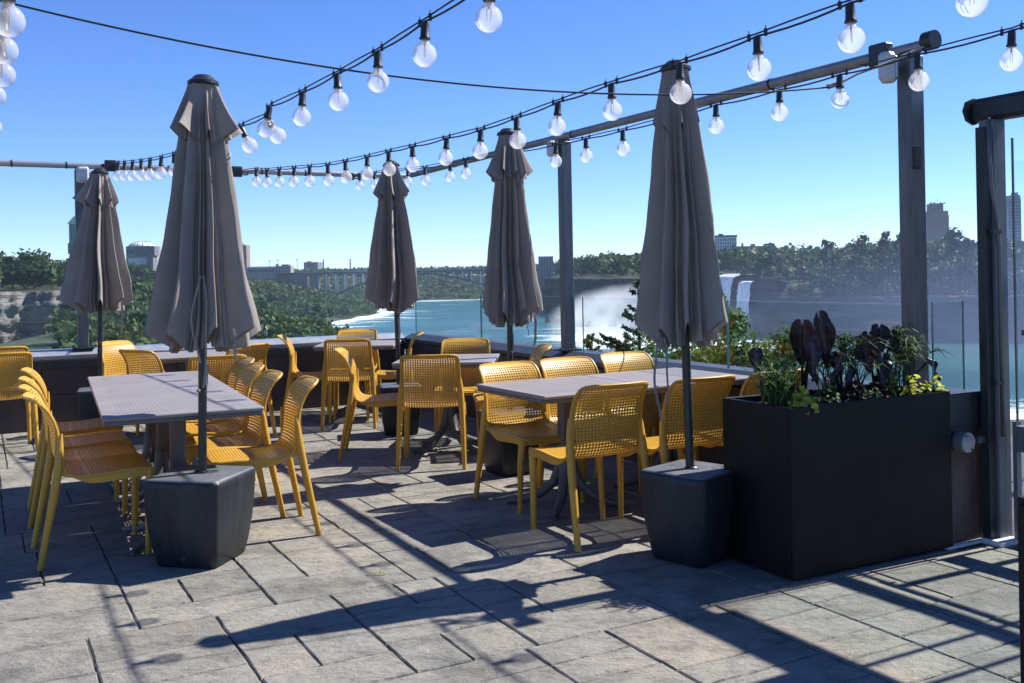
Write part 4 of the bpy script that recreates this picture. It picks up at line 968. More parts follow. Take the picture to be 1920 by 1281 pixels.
p = PP(1560, 735, .7); papyrus(p.x, p.y, PH - .045, 24, .33, .17, 27, 'airy papyrus between the two tall elephant ears of the planter')
p = PP(1680, 722, .6); papyrus(p.x, p.y, PH - .045, 34, .37, .20, 24, 'umbrella papyrus with arching stems at the right end of the planter')
p = PP(1665, 722, .45); grass_tuft(p.x, p.y, PH - .045, 40, .24, .09, 25, 'short upright grass at the foot of the ragged elephant ear')
def leafy(name, px, py, bk, n, rad, hgt, size, m_, seed, lab, cat):
    rg = random.Random(seed); p = PP(px, py, bk); root = empty(name, (p.x, p.y, PH - .045)); mb = MB(); tl = []
    for _ in range(n):
        a = rg.uniform(0, 6.28); r = rad * math.sqrt(rg.random()); z = hgt * (rg.uniform(.2, 1) * (1 - .5 * (r / rad) ** 2)); c = Vector((r * math.cos(a), r * math.sin(a) * .7, z))
        nn = Vector((math.cos(a) * .6 + rg.uniform(-.4, .4), math.sin(a) * .6 + rg.uniform(-.4, .4), rg.uniform(.3, 1))).normalized(); t1 = nn.orthogonal().normalized(); t1 = (Matrix.Rotation(rg.uniform(0, 6.28), 3, nn) @ t1); t2 = nn.cross(t1); s_ = size * rg.uniform(.6, 1.2)
        vs = [c + t1 * (s_ * x) + t2 * (s_ * y) + nn * (s_ * z_) for x, y, z_ in ((-1, 0, 0), (-.4, .62, .12), (.4, .6, .1), (1, 0, -.15), (.4, -.6, .1), (-.4, -.62, .12))]
        o = len(mb.v); mb.v += [tuple(v_) for v_ in vs] + [tuple(c - nn * s_ * .08)]
        for k in range(6): mb.f.append((o + k, o + (k + 1) % 6, o + 6))
        tl += [rg.random()] * 6
    mb.build('leaves', m_, root, tint=tl)
    ms_ = MB()
    for _ in range(6):
        a = rg.uniform(0, 6.28); ms_.tube([(0, 0, 0), (math.cos(a) * rad * .5, math.sin(a) * rad * .4, hgt * .6)], .002, 4)
    ms_.build('stems', 'bark', root); tag(root, lab, cat)
leafy('lime_plant', 1507, 748, .10, 75, .075, .13, .021, 'lime_leaf', 31, 'bright lime leaf clump at the left front of the planter', 'lime plant')
leafy('lime_plant', 1715, 722, .18, 50, .08, .13, .017, 'lime_leaf', 32, 'bright lime leaf clump at the right end of the planter', 'lime plant')
leafy('lime_plant', 1755, 716, .2, 36, .06, .12, .016, 'lime_leaf', 33, 'small lime leaf sprig at the far right corner of the planter', 'lime plant')
leafy('coleus_plant', 1600, 727, .45, 40, .07, .12, .022, 'coleus_leaf', 34, 'low dark red leaf plant in the middle of the planter', 'foliage plant')
leafy('coleus_plant', 1650, 716, .4, 26, .05, .15, .024, 'coleus_leaf', 35, 'rusty red leaf plant under the ragged elephant ear', 'foliage plant')
leafy('filler_plant', 1550, 735, .4, 70, .09, .11, .014, 'grass_leaf', 36, 'low dark green filler plant left of the planter centre', 'foliage plant')
leafy('filler_plant', 1625, 728, .3, 60, .09, .10, .013, 'grass_leaf', 37, 'low dark green filler plant right of the planter centre', 'foliage plant')
# second planter cut by the right edge
p2 = AT(1900, 930, 1.0); a_, b_ = ray(1901, 932); Y2 = (PH - EYE) / b_; c2_ = Vector((a_ * Y2, Y2, 0)); rt = empty('planter_box', (c2_ + V * 0.36 - U * 0.24 + V * .01)[:], TH)
mb = MB(); prism(mb, -.36, .36, -.24, .24, 0.0, PH - 0.02); prism(mb, -.36, .36, -.24, -.22, PH - .0195, PH); prism(mb, -.36, .36, .22, .24, PH - .0195, PH); prism(mb, -.36, -.34, -.2195, .2195, PH - .0195, PH); prism(mb, .34, .36, -.2195, .2195, PH - .0195, PH); mb.build('body', 'planter', rt)
mb = MB(); mb.box((0, 0, PH - .012), (.67, .43, .012), 0); mb.build('soil', 'soil', rt); tag(rt, 'second black planter, only a sliver at the lower right picture edge', 'planter')
# fallen leaf
p = G(705, 1078, 0.003); rg = random.Random(8); mb = MB(); tl = []
for dx in (-.045, -.01, .012, .03):
    ribbon(mb, [(dx, 0, .004), (dx + .014, .004, .012), (dx + .028, .006, .006)], .008, rg, tl, Vector((0.1, 1, .2)))
tag(mb.build('fallen_leaf', 'lime_leaf', tint=tl, loc=p), 'small fallen green leaf lying on the sunlit paving', 'leaf')

# ================================================================== the gorge
WZ = -30.0
Lsh = np.array([(700, -300), (430, 20), (230, 110), (70, 220), (-40, 350), (-108, 500), (-134, 609), (-119, 720), (-108, 838), (-140, 930), (-171, 1050), (-168, 1150), (-110, 1215), (-20, 1235)], float)
Rsh = np.array([(20, 1200), (26, 1050), (30, 900), (48, 650), (78, 540), (107, 452), (150, 418), (230, 388), (420, 262), (800, 40), (1100, -300)], float)
Rim = np.array([(-700, 250), (-400, 300), (-232, 340), (-160, 366), (-195, 480), (-245, 650), (-285, 900), (-305, 1100), (-300, 1300), (-150, 1420), (60, 1400)], float)
def dist_poly(P, pl):
    d = np.full(len(P), 1e9)
    for a, b in zip(pl[:-1], pl[1:]):
        ab = b - a; t_ = np.clip(((P - a) @ ab) / (ab @ ab), 0, 1); d = np.minimum(d, np.linalg.norm(P - (a + t_[:, None] * ab), axis=1))
    return d
def inside(P, poly):
    r = np.zeros(len(P), bool); n = len(poly)
    for i in range(n):
        a, b = poly[i], poly[(i + 1) % n]
        c = ((a[1] > P[:, 1]) != (b[1] > P[:, 1])) & (P[:, 0] < (b[0] - a[0]) * (P[:, 1] - a[1]) / (b[1] - a[1] + 1e-12) + a[0]); r ^= c
    return r
WATER = np.vstack([Lsh, Rsh])
PLAT = np.vstack([Rim, [(60, 4000), (-4000, 4000), (-4000, 250)]])
RB = np.vstack([Rsh, [(1100, -300), (4000, -300), (4000, 4000), (60, 4000), (60, 1400)]])
def sstep(x): x = np.clip(x, 0, 1); return x * x * (3 - 2 * x)
def vnoise(P, s, seed=0):
    r = np.zeros(len(P)); rg = np.random.default_rng(seed)
    for k in range(7):
        a = rg.uniform(0, 6.28); f = s * rg.uniform(.5, 2.0); r += np.sin((P[:, 0] * math.cos(a) + P[:, 1] * math.sin(a)) * f + rg.uniform(0, 6.28)) / 7
    return r
def height(P):
    P = np.asarray(P, float); w_ = inside(P, WATER); pl = inside(P, PLAT) & ~w_; rb_ = inside(P, RB) & ~w_ & ~pl
    dL, dR, dr = dist_poly(P, Lsh), dist_poly(P, Rsh), dist_poly(P, Rim)
    z = np.full(len(P), WZ - 3.0)
    mid = ~w_ & ~pl & ~rb_
    ratio = dL / (dL + dr + 1e-6)
    z = np.where(mid, WZ + 21 * sstep(ratio * 1.15) ** .8 + 1.5 * vnoise(P, .08, 1), z)
    z = np.where(pl, -1.8 + np.minimum(dr, 60) * 0.02 + 0.4 * vnoise(P, .05, 2), z)
    cl = WZ + 27.0 * sstep(dR / 16.0) + np.minimum(dR, 400) * 0.012
    isl = sstep((P[:, 0] - 112) / 45) * sstep((520 - P[:, 1]) / 60)
    cl2 = WZ + 17.0 * sstep(dR / 10.0) + 10.5 * np.clip((dR - 9) / 34, 0, 1) + np.minimum(dR, 400) * 0.012
    z = np.where(rb_, cl * (1 - isl) + cl2 * isl + 1.2 * vnoise(P, .1, 3), z)
    k2 = sstep((np.interp(P[:, 0], [-400, -232, -160, -120], [300, 340, 366, 380]) - P[:, 1] + 3) / 7) * sstep((-P[:, 0] - 135) / 16) * sstep((P[:, 1] - 140) / 60); z = np.where(mid, z * (1 - k2) + np.minimum(z, -23.5 + 1.5 * vnoise(P, .06, 5)) * k2, z)
    near = np.linalg.norm(P, axis=1); k = 1 - sstep((near - 40) / 160)
    z = np.where(mid, z * (1 - k) + np.minimum(z, -13.0) * k, z)
    return z
def terrain():
    xs = np.concatenate([np.arange(-1600, -420, 40), np.arange(-420, 420, 6), np.arange(420, 1700, 40)]); ys = np.concatenate([np.arange(-300, 60, 20), np.arange(60, 700, 6), np.arange(700, 1500, 12), np.arange(1500, 3000, 60), [3600, 4500]])
    XX, YY = np.meshgrid(xs, ys); P = np.stack([XX.ravel(), YY.ravel()], 1); Z = height(P)
    nx, ny = len(xs), len(ys); i = np.arange(nx * (ny - 1)).reshape(ny - 1, nx)[:, :-1].ravel()
    q_ = np.stack([i, i + 1, i + nx + 1, i + nx], 1); o = np_mesh('terrain', np.c_[P, Z], q_, 'ground'); o.data.polygons.foreach_set('use_smooth', [True] * len(q_)); tag(o, kind='structure')
m = mat('ground', (0.06, 0.08, 0.03), 0.95); q = N(m); v = q.coord('Object')
geo = q.n('ShaderNodeNewGeometry'); sx = q.n('ShaderNodeSeparateXYZ'); q.l(geo.outputs['Normal'], sx.inputs[0])
n1 = q.noise(v, 0.06, 6, 0.65); vst = q.coord('Object', (0.05, 0.05, 0.6)); n2 = q.noise(vst, 1.5, 6, 0.7)
grass = q.ramp(n1, [(0.3, (0.015, 0.028, 0.012)), (0.7, (0.045, 0.065, 0.025))])
rock = q.ramp(n2, [(0.3, (0.035, 0.033, 0.032)), (0.5, (0.085, 0.078, 0.072)), (0.7, (0.15, 0.135, 0.12))])
q.l(q.mix(q.math('MULTIPLY', q.math('SUBTRACT', 0.80, sx.outputs[2], True), 8, True), grass, rock), q.b.inputs['Base Color']); q.bump(n2, 0.8, 2.0)
M['ground'] = m
m = mat('cliff_rock', (0.25, 0.23, 0.21), 0.9); q = N(m); v = q.coord('Object', (0.06, 0.06, 0.55)); n1 = q.noise(v, 2.6, 9, 0.74); v3 = q.coord('Object', (.5, .5, .08)); n3 = q.noise(v3, 1.0, 5, .6)
c = q.ramp(n1, [(0.30, (0.05, 0.047, 0.044)), (0.42, (0.15, 0.142, 0.132)), (0.55, (0.27, 0.255, 0.235)), (0.7, (0.36, 0.34, 0.315))]); c = q.mix(q.math('MULTIPLY', q.math('SUBTRACT', n3, .55, True), 2.5, True), c, (0.12, 0.115, 0.105))
q.l(c, q.b.inputs['Base Color']); q.bump(n1, 1.0, 1.2); M['cliff_rock'] = m
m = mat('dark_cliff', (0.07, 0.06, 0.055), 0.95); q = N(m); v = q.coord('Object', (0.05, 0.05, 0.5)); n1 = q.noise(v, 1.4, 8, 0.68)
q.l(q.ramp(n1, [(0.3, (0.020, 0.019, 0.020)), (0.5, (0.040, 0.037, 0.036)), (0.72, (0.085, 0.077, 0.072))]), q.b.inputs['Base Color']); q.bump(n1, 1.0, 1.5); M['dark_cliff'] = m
terrain()
# water
m = mat('river_water', (0.02, 0.12, 0.125), 0.18); q = N(m); v = q.coord('Object', (1, 1, 1)); vs = q.coord('Object', (0.35, 1, 1), (0, 0, 0.5))
n1 = q.noise(vs, 0.05, 6, 0.65); n2 = q.noise(v, 0.6, 5, 0.7); n3 = q.noise(vs, 0.012, 3, 0.5)
foam_a = q.attr('foam')
fo = q.math('MULTIPLY', q.math('ADD', q.math('SUBTRACT', q.math('ADD', q.math('MULTIPLY', n1, .75), q.math('MULTIPLY', n2, .35)), 0.672), q.math('MULTIPLY', foam_a, 0.40)), 9.0, True)
c = q.ramp(n3, [(0.35, (0.016, 0.070, 0.066)), (0.65, (0.040, 0.125, 0.110))]); c = q.mix(q.math('MULTIPLY', foam_a, .45), c, (0.06, 0.28, 0.28)); c = q.mix(fo, c, (0.78, 0.84, 0.85))
q.l(c, q.b.inputs['Base Color']); q.l(q.math('ADD', 0.26, q.math('MULTIPLY', fo, 0.5)), q.b.inputs['Roughness']); q.bump(q.math('ADD', n1, q.math('MULTIPLY', n2, .4)), 0.8, 1.2); q.b.inputs['Specular IOR Level'].default_value = 0.28; M['water'] = m
def water():
    xs = np.arange(-260, 560, 10.0); ys = np.arange(60, 1300, 10.0); XX, YY = np.meshgrid(xs, ys); P = np.stack([XX.ravel(), YY.ravel()], 1); nx = len(xs); i = np.arange(nx * (len(ys) - 1)).reshape(-1, nx)[:, :-1].ravel()
    qd = np.stack([i, i + 1, i + nx + 1, i + nx], 1); o = np_mesh('river_water', np.c_[P, np.full(len(P), WZ)], qd, 'water')
    dL, dR = dist_poly(P, Lsh), dist_poly(P, Rsh)
    fm = np.clip(0.8 - dL / 12, 0, 1) * 1.0 + np.clip(0.55 - dL / 120, 0, 1) * .9
    a = np.linalg.norm((P - np.array((70, 480))) / np.array((60, 110)), axis=1); fm = np.maximum(fm, np.clip(1.25 - a, 0, 1) * 1.1)
    at_ = o.data.attributes.new('foam', 'FLOAT', 'POINT'); at_.data.foreach_set('value', fm.astype(np.float32)); tag(o, kind='structure')
water()

# ------------------------------------------------------------------ cliffs built as rough layered faces
def rock_face(pl, z0, z1, name, m_, seed, rough=2.2, step=1.6, layers=None):
    rg = np.random.default_rng(seed); pl = np.array(pl, float); s = np.r_[0, np.cumsum(np.linalg.norm(np.diff(pl, axis=0), axis=1))]; n = int(s[-1] / step)
    q_ = np.linspace(0, s[-1], n); P = np.stack([np.interp(q_, s, pl[:, 0]), np.interp(q_, s, pl[:, 1])], 1); T = np.gradient(P, axis=0); T /= np.linalg.norm(T, axis=1)[:, None]; Nn = np.stack([T[:, 1], -T[:, 0]], 1)
    nz = max(8, int((z1 - z0) / .9)); zs = np.linspace(z0, z1, nz); rows = []
    base = sum(np.sin(q_ * f + rg.uniform(0, 6.28)) * a for f, a in ((.06, 1.6), (.17, 1.1), (.43, .7), (1.1, .4)))
    lay = np.repeat(rg.uniform(-1, 1, size=nz // 3 + 2), 3)[:nz]
    for k, z in enumerate(zs):
        off = base * rough * .6 + lay[k] * rough * .55 + rg.normal(size=n) * .35 * rough * .6 + (z1 - z) * .12; zz = z + rg.normal(size=n) * .18
        rows.append(np.c_[P + Nn * off[:, None], zz])
    V_ = np.concatenate(rows); i = np.arange(n * (nz - 1)).reshape(nz - 1, n)[:, :-1].ravel(); qd = np.stack([i, i + 1, i + n + 1, i + n], 1)
    # top cap back into the plateau
    back = np.c_[P - Nn * 14, np.full(n, z1 + .3)]; o0 = len(V_); V_ = np.concatenate([V_, back]); j = np.arange(n - 1); qd = np.concatenate([qd, np.stack([(nz - 1) * n + j, (nz - 1) * n + j + 1, o0 + j + 1, o0 + j], 1)])
    o = np_mesh(name, V_, qd, m_); return tag(o, kind='structure')
rock_face([(-330, 322), (-270, 333), (-215, 347), (-186, 354), (-160, 366), (-164, 380)], -25, -2.0, 'cliff', 'cliff_rock', 4, 2.6, 1.0)
rock_face([(28, 1000), (30, 900), (36, 800), (47, 650), (76, 541), (101, 466)], WZ - 1, -3.0, 'cliff', 'dark_cliff', 5, 2.0, 2.2)
rock_face([(102, 462), (108, 450), (118, 441)], WZ - 1, -2.8, 'cliff', 'dark_cliff', 16, 2.0, 1.8)
rock_face([(117, 442), (150, 416), (190, 402), (230, 386), (300, 340), (420, 258)], WZ - 1, -11.5, 'cliff', 'dark_cliff', 6, 2.2, 1.8)

# ------------------------------------------------------------------ woods
def tree_points(n_leaf, hgt, wid, rg, lobes=7):
    ct = np.c_[rg.normal(size=(lobes, 2)) * wid * .23, rg.uniform(.42, .9, size=lobes) * hgt]; ct[0] = (0, 0, hgt * .72); rr = rg.uniform(.26, .44, size=lobes) * wid
    k = rg.integers(0, lobes, size=n_leaf); d = rg.normal(size=(n_leaf, 3)); d /= np.linalg.norm(d, axis=1)[:, None]; r = rr[k] * rg.uniform(.55, 1.08, size=n_leaf)
    p = ct[k] + d * r[:, None] * np.array((1, 1, .95)); return p, d, (k / lobes)
protos = {}
def woods(name, pts, hts, leaf, n_leaf, seed, tint_shift=0.0, wfac=.78):
    rg = np.random.default_rng(seed); pts = np.asarray(pts); Z = height(pts); VV, QQ, TT = [], [], []; off = 0
    lib = [tree_points(n_leaf, 1.0, wfac, np.random.default_rng(seed * 100 + k), 8) for k in range(14)]
    for (x, y), z, h in zip(pts, Z, hts):
        p, d, kk = lib[rg.integers(0, len(lib))]; a = rg.uniform(0, 6.28); R = np.array([[math.cos(a), -math.sin(a), 0], [math.sin(a), math.cos(a), 0], [0, 0, 1]]); sx = h * rg.uniform(.72, 1.35)
        pp = (p * np.array((sx, sx, h))) @ R.T + np.array((x, y, z - h * .08)); dd = d @ R.T
        v_, q_ = quad_cloud(pp, dd, leaf * (.75 + .25 * h / 14), rg); VV.append(v_); QQ.append(q_ + off); off += len(v_)
        tr_t = rg.uniform(.0, .92) + tint_shift; TT.append(np.clip(tr_t + rg.normal(size=len(q_)) * .12 + (kk - .5) * .18, 0, 1))
    return tag(np_mesh(name, np.concatenate(VV), np.concatenate(QQ), 'wood_leaf', np.concatenate(TT)), kind='stuff')
def scatter(poly, spacing, seed, cond=None):
    rg = np.random.default_rng(seed); poly = np.array(poly, float); a, b = poly.min(0), poly.max(0); xs = np.arange(a[0], b[0], spacing); ys = np.arange(a[1], b[1], spacing)
    XX, YY = np.meshgrid(xs, ys); P = np.stack([XX.ravel(), YY.ravel()], 1) + rg.uniform(-.48, .48, size=(len(XX.ravel()), 2)) * spacing; P = P[inside(P, poly)]
    # keep what the terrace can see
    px = 960 + 1850 * P[:, 0] / np.maximum(P[:, 1], 1); P = P[(px > -260) & (px < 2250)]
    if cond is not None: P = P[cond(P)]
    return P
rgw = np.random.default_rng(77)
slope = np.vstack([Lsh[4:13], Rim[::-1][1:8]])
P = scatter(slope, 8.2, 1, lambda P: (dist_poly(P, Lsh) > 4) & (dist_poly(P, Rim) > 3)); woods('gorge_woods', P, rgw.uniform(6, 12, len(P)), 1.05, 120, 3)
near_bank = np.array([(-150, 120), (-70, 130), (-30, 230), (-60, 330), (-100, 430), (-150, 480), (-166, 372), (-190, 345), (-300, 310), (-200, 200)], float)
P = scatter(near_bank, 7.5, 2, lambda P: (height(P) < -6) & ~((P[:, 1] < 300) & (P[:, 0] / P[:, 1] < -.45))); woods('gorge_woods', P, np.where((P[:, 1] < 350) & (P[:, 0] < -125), np.interp(960 + 1850 * P[:, 0] / P[:, 1], [60, 150, 260], [3.2, 8.5, 12]) * rgw.uniform(.8, 1.1, len(P)), rgw.uniform(6, 11, len(P))), .85, 170, 4, .1)
pl_poly = np.array([(-420, 300), (-232, 352), (-168, 380), (-205, 480), (-255, 650), (-295, 900), (-312, 1090), (-520, 1090), (-560, 300)], float)
P = scatter(pl_poly, 11, 3, lambda P: (dist_poly(P, Rim) > np.where(P[:, 1] < 450, 9, 22)) & ~((P[:, 1] > 735) & (P[:, 0] / P[:, 1] > -.405) & (P[:, 0] / P[:, 1] < -.35))); woods('plateau_woods', P, rgw.uniform(9, 15, len(P)) * np.where(P[:, 1] > 650, .62, 1.0), 1.15, 150, 5)
far = np.array([(-330, 1130), (-290, 1330), (-140, 1440), (70, 1390), (70, 1650), (-420, 1650)], float)
P = scatter(far, 13, 4); woods('far_woods', P, rgw.uniform(9, 15, len(P)), 2.0, 60, 6)
fb = np.array([(-172, 1130), (-100, 1235), (20, 1225), (60, 1385), (-140, 1410), (-285, 1300), (-290, 1130)], float)
P = scatter(fb, 10, 14); woods('far_woods', P, rgw.uniform(7, 11, len(P)), 1.8, 60, 16, .06)
rb1 = np.array([(34, 1240), (40, 1000), (48, 800), (64, 660), (92, 560), (122, 480), (420, 480), (420, 1300), (40, 1500)], float)
P = scatter(rb1, 15, 5, lambda P: (dist_poly(P, Rsh) > 20) & (P[:, 1] > 620)); woods('far_bank_woods', P, rgw.uniform(13, 19, len(P)), 1.7, 85, 7)
rb2 = np.array([(112, 474), (126, 446), (160, 420), (232, 394), (300, 350), (420, 275), (520, 330), (420, 520), (200, 560), (118, 520)], float)
P = scatter(rb2, 7.4, 6, lambda P: (dist_poly(P, Rsh) > 11)); px = 960 + 1850 * P[:, 0] / P[:, 1]
hh_ = np.interp(px, [1380, 1440, 1520, 1600, 1680, 1780, 1900], [4.5, 7, 10.5, 13.5, 15, 14.5, 14]) * np.where(height(P) < -7, .8, 1.0) * rgw.uniform(.72, 1.12, len(P)); woods('island_woods', P, hh_, .85, 170, 8, -.08)
# scrub clinging to the island cliff
P = scatter(np.array([(106, 455), (150, 420), (230, 390), (420, 265), (425, 275), (235, 402), (155, 432), (112, 462)], float), 3.0, 9, lambda P: (dist_poly(P, Rsh) > 1.5) & (np.random.default_rng(4).random(len(P)) < np.clip(dist_poly(P, Rsh) / 9, .25, 1))); woods('cliff_scrub', P, rgw.uniform(3, 7.5, len(P)), .7, 80, 9, -.1)

# individual trees that stand out
def tree(x, y, h, wid, label, seed, leaf=.8, n=420, group=None, z=None, gap=.9, mat_='wood_leaf', tshift=.3):
    rg = np.random.default_rng(seed); z = float(height([(x, y)])[0]) if z is None else z; root = empty('tree', (x, y, z)); mb = MB()
    mb.tube([(0, 0, -.5), (.1, 0, h * .3), (-.1, .1, h * .6), (.1, 0, h * .85)], [h * .022, h * .017, h * .011, h * .004], 7)
    ct = []
    for k in range(9):
        a = rg.uniform(0, 6.28); zz = rg.uniform(.35, .78) * h; r = wid * .5 * rg.uniform(.4, .8); tip = Vector((r * math.cos(a), r * math.sin(a), zz + h * rg.uniform(.08, .2))); mb.tube([(0, 0, zz), tip.lerp(Vector((0, 0, zz)), .45) + Vector((0, 0, h * .02)), tip], [h * .009, h * .006, h * .003], 5); ct.append(tip)
    mb.build('trunk', 'bark', root)
    ct.append(Vector((0, 0, h * .86))); ct = np.array([tuple(c) for c in ct]); rr = rg.uniform(.16, .30, size=len(ct)) * wid; k = rg.integers(0, len(ct), size=n); d = rg.normal(size=(n, 3)); d /= np.linalg.norm(d, axis=1)[:, None]; p = ct[k] + d * (rr[k] * rg.uniform(.3, 1.1, size=n))[:, None]
    v_, q_ = quad_cloud(p, d, leaf, rg); np_mesh('crown', v_, q_, mat_, np.clip(tshift + rg.normal(size=n) * .15 + (k / len(ct) - .5) * .3, 0, 1), root); tag(root, label, 'tree', group)
for i, (px, top, Y, wd, lab) in enumerate(((1660, 424, 430, 9, 'tallest tree on the right skyline just left of the large post'), (1686, 436, 436, 6, 'slender open tree on the skyline beside the large post'), (1610, 440, 440, 11, 'broad tree on the skyline of the falls island'),
        (1560, 448, 445, 10, 'rounded tree where the island skyline begins to rise'), (1782, 420, 425, 10, 'tree on the skyline right of the stepped tower'), (1812, 436, 420, 9, 'tree on the skyline by the door post'), (1400, 482, 480, 11, 'bright green rounded tree above the small waterfall'), (1440, 478, 470, 10, 'low tree right of the small waterfall'))):
    p = AT(px, top, Y); zb = float(height([(p.x, p.y)])[0]); tree(p.x, Y, p.z - zb, wd, lab, 40 + i, .75, 420, 'trees on the right skyline', zb, tshift=.2 if i < 6 else .5)
for i, (px, top, Y, wd, lab) in enumerate(((224, 504, 715, 14, 'dark tree hugging the left foot of the white domed building'), (240, 499, 722, 13, 'round tree in front of the white domed building'), (272, 503, 712, 13, 'tree in front of the banded block beside the dome'), (294, 512, 690, 15, 'broad tree below the stair core, close to the front left umbrella'), (22, 483, 395, 15, 'dark broad tree on the left bank at the picture edge'), (62, 478, 400, 14, 'tall feathery tree on the left bank above the rock cliff'), (50, 505, 384, 9, 'small rounded park tree in front of the left bank wood'), (96, 500, 388, 11, 'light green tree on the left bank beside the far left umbrella'), (258, 522, 520, 12, 'lower tree well below the white domed building'))):
    p = AT(px, top, Y); zb = float(height([(p.x, p.y)])[0]); tree(p.x, Y, p.z - zb, wd, lab, 60 + i, .75, 1100, 'trees on the left bank', zb, tshift=.4 if i != 7 else .65)

# conifers just below the parapet
def conifer(x, y, ztop, h, wid, seed, label, m_='spruce_leaf', dens=1.0, size=.05, open_=.5, cat='conifer'):
    rg = np.random.default_rng(seed); root = empty('conifer_tree', (x, y, ztop - h)); mb = MB(); mb.tube([(0, 0, 0), (.02, 0, h * .5), (0, 0, h)], [h * .016, h * .010, .006], 8); PPs, NNs = [], []
    nw = int(h / .17)
    for w_ in range(nw):
        t_ = (w_ + .5) / nw; z = h * (.04 + .95 * t_); L = wid * .5 * (1 - t_) ** .8 * 1.05 + .05
        for b in range(3 if wid > 2 else 4):
            a = rg.uniform(0, 6.28); l = L * rg.uniform(.45, 1.2); up = .22 + .5 * t_ + rg.uniform(-.12, .15); z = h * (.04 + .95 * min(1, t_ + rg.uniform(-.5, .5) / nw)); pts = [Vector((math.cos(a) * l * s_, math.sin(a) * l * s_, z + l * (up * s_ - .30 * s_ * s_ + .16 * s_ ** 3))) for s_ in (0, .35, .7, 1.0)]
            mb.tube(pts, [.010, .008, .006, .003], 4)
            for k in range(int(l * 420 * dens)):
                s_ = rg.uniform(.15, 1.02); c = np.array((math.cos(a) * l * s_, math.sin(a) * l * s_, z + l * (up * s_ - .30 * s_ * s_ + .16 * s_ ** 3))); sd_ = rg.choice([-1, 1]) * rg.uniform(0.01, .34) * l * (1.08 - s_) ; c = c + np.array((-math.sin(a), math.cos(a), 0)) * sd_ + np.array((math.cos(a), math.sin(a), 0)) * abs(sd_) * .5 + np.array((0, 0, rg.normal() * .012 - abs(sd_) * .15))
                PPs.append(c); NNs.append((rg.normal() * .3, rg.normal() * .3, 1))
    mb.build('trunk', 'bark', root); v_, q_ = quad_cloud(np.array(PPs), np.array(NNs, float), size, rg, .38); n = len(q_); np_mesh('crown', v_, q_, m_, np.clip(rg.normal(size=n) * .2 + .45, 0, 1), root); tag(root, label, cat); return root
c = AT(1196, 540, 14.5); conifer(c.x, c.y, c.z + .12, 3.4, 2.7, 1, 'loose spruce behind the right umbrella, its left branches against the mist', dens=.62, size=.040)
c = AT(1101, 626, 15.5); conifer(c.x, c.y, c.z, 2.2, 1.25, 2, 'small spruce tip peeping over the parapet right of the slim post', dens=1.0, size=.036)
def shrub(px, py, Y, h, wid, lab, seed, n=5200, leaf=.034, mat_='cedar_leaf'):
    c = AT(px, py, Y); tree(c.x, c.y, h, wid, lab, seed, leaf, n, 'yellow green shrubs beyond the parapet', c.z - h, mat_=mat_, tshift=.45)
shrub(1372, 548, 13.6, 3.2, 1.3, 'tall leafy shrub showing right of the right umbrella, beside the small waterfall', 81, 6500)
shrub(1430, 622, 12.6, 2.6, 1.5, 'yellow green shrub behind the left end of the planter', 82)
shrub(1300, 640, 13.0, 2.4, 1.6, 'yellow green shrub under the hem of the right umbrella', 83)

# ------------------------------------------------------------------ bridge
weathered('bridge_steel', (0.035, 0.05, 0.06), (0.065, 0.08, 0.09), 0.7, scale=.1)
weathered('concrete', (0.20, 0.20, 0.195), (0.34, 0.335, 0.32), 0.85, scale=.15)
weathered('brown_brick', (0.20, 0.135, 0.105), (0.32, 0.23, 0.185), 0.85, scale=.1)
weathered('grey_block', (0.11, 0.118, 0.125), (0.19, 0.20, 0.21), 0.8, scale=.1)
weathered('green_roof', (0.05, 0.16, 0.15), (0.10, 0.24, 0.22), 0.6, scale=.3)
weathered('dark_window', (0.02, 0.028, 0.035), (0.05, 0.06, 0.07), 0.25, scale=.5)
weathered('blue_tower', (0.16, 0.20, 0.25), (0.26, 0.30, 0.35), 0.4, scale=.1)
BY = 1085.0
br = empty('arch_bridge', (0, 0, 0)); x0, x1 = AT(500, 512, BY).x, AT(1010, 505, BY).x; zd = AT(783, 507.5, BY).z
mb = MB(); mb.box(((x0 + x1) / 2, BY, zd - 1.2), (x1 - x0, 13, 2.0)); mb.build('deck', 'bridge_steel', br)
mb = MB(); mb.box(((x0 + x1) / 2, BY - 6.4, zd + .55), (x1 - x0, .25, .9)); mb.box(((x0 + x1) / 2, BY - 6.4, zd + 1.2), (x1 - x0, .3, .2)); mb.box(((x0 + x1) / 2, BY + 6.4, zd + .5), (x1 - x0, .25, 1.0)); mb.build('railing', 'concrete', br)
xc = AT(783, 512, BY).x; half = (AT(975, 573, BY).x - AT(591, 573, BY).x) / 2; zc_, zs = zd - 3.0, WZ + .5
for oo in (-5, 5):
    mb = MB(); a_, b_ = [], []
    for k in range(41):
        u = -1 + k / 20; x = xc + u * half; z = zc_ - (zc_ - zs) * u * u; a_.append((x, z + .4)); b_.append((x, z - 1.7 - .6 * u * u))
    n = len(a_); mb.v = [(x, BY + oo - .9, z) for x, z in a_] + [(x, BY + oo - .9, z) for x, z in b_] + [(x, BY + oo + .9, z) for x, z in a_] + [(x, BY + oo + .9, z) for x, z in b_]
    for k in range(n - 1): mb.f += [(k, n + k, n + k + 1, k + 1), (2 * n + k, 2 * n + k + 1, 3 * n + k + 1, 3 * n + k), (k, k + 1, 2 * n + k + 1, 2 * n + k), (n + k, 3 * n + k, 3 * n + k + 1, n + k + 1)]
    mb.build('arch', 'bridge_steel', br)
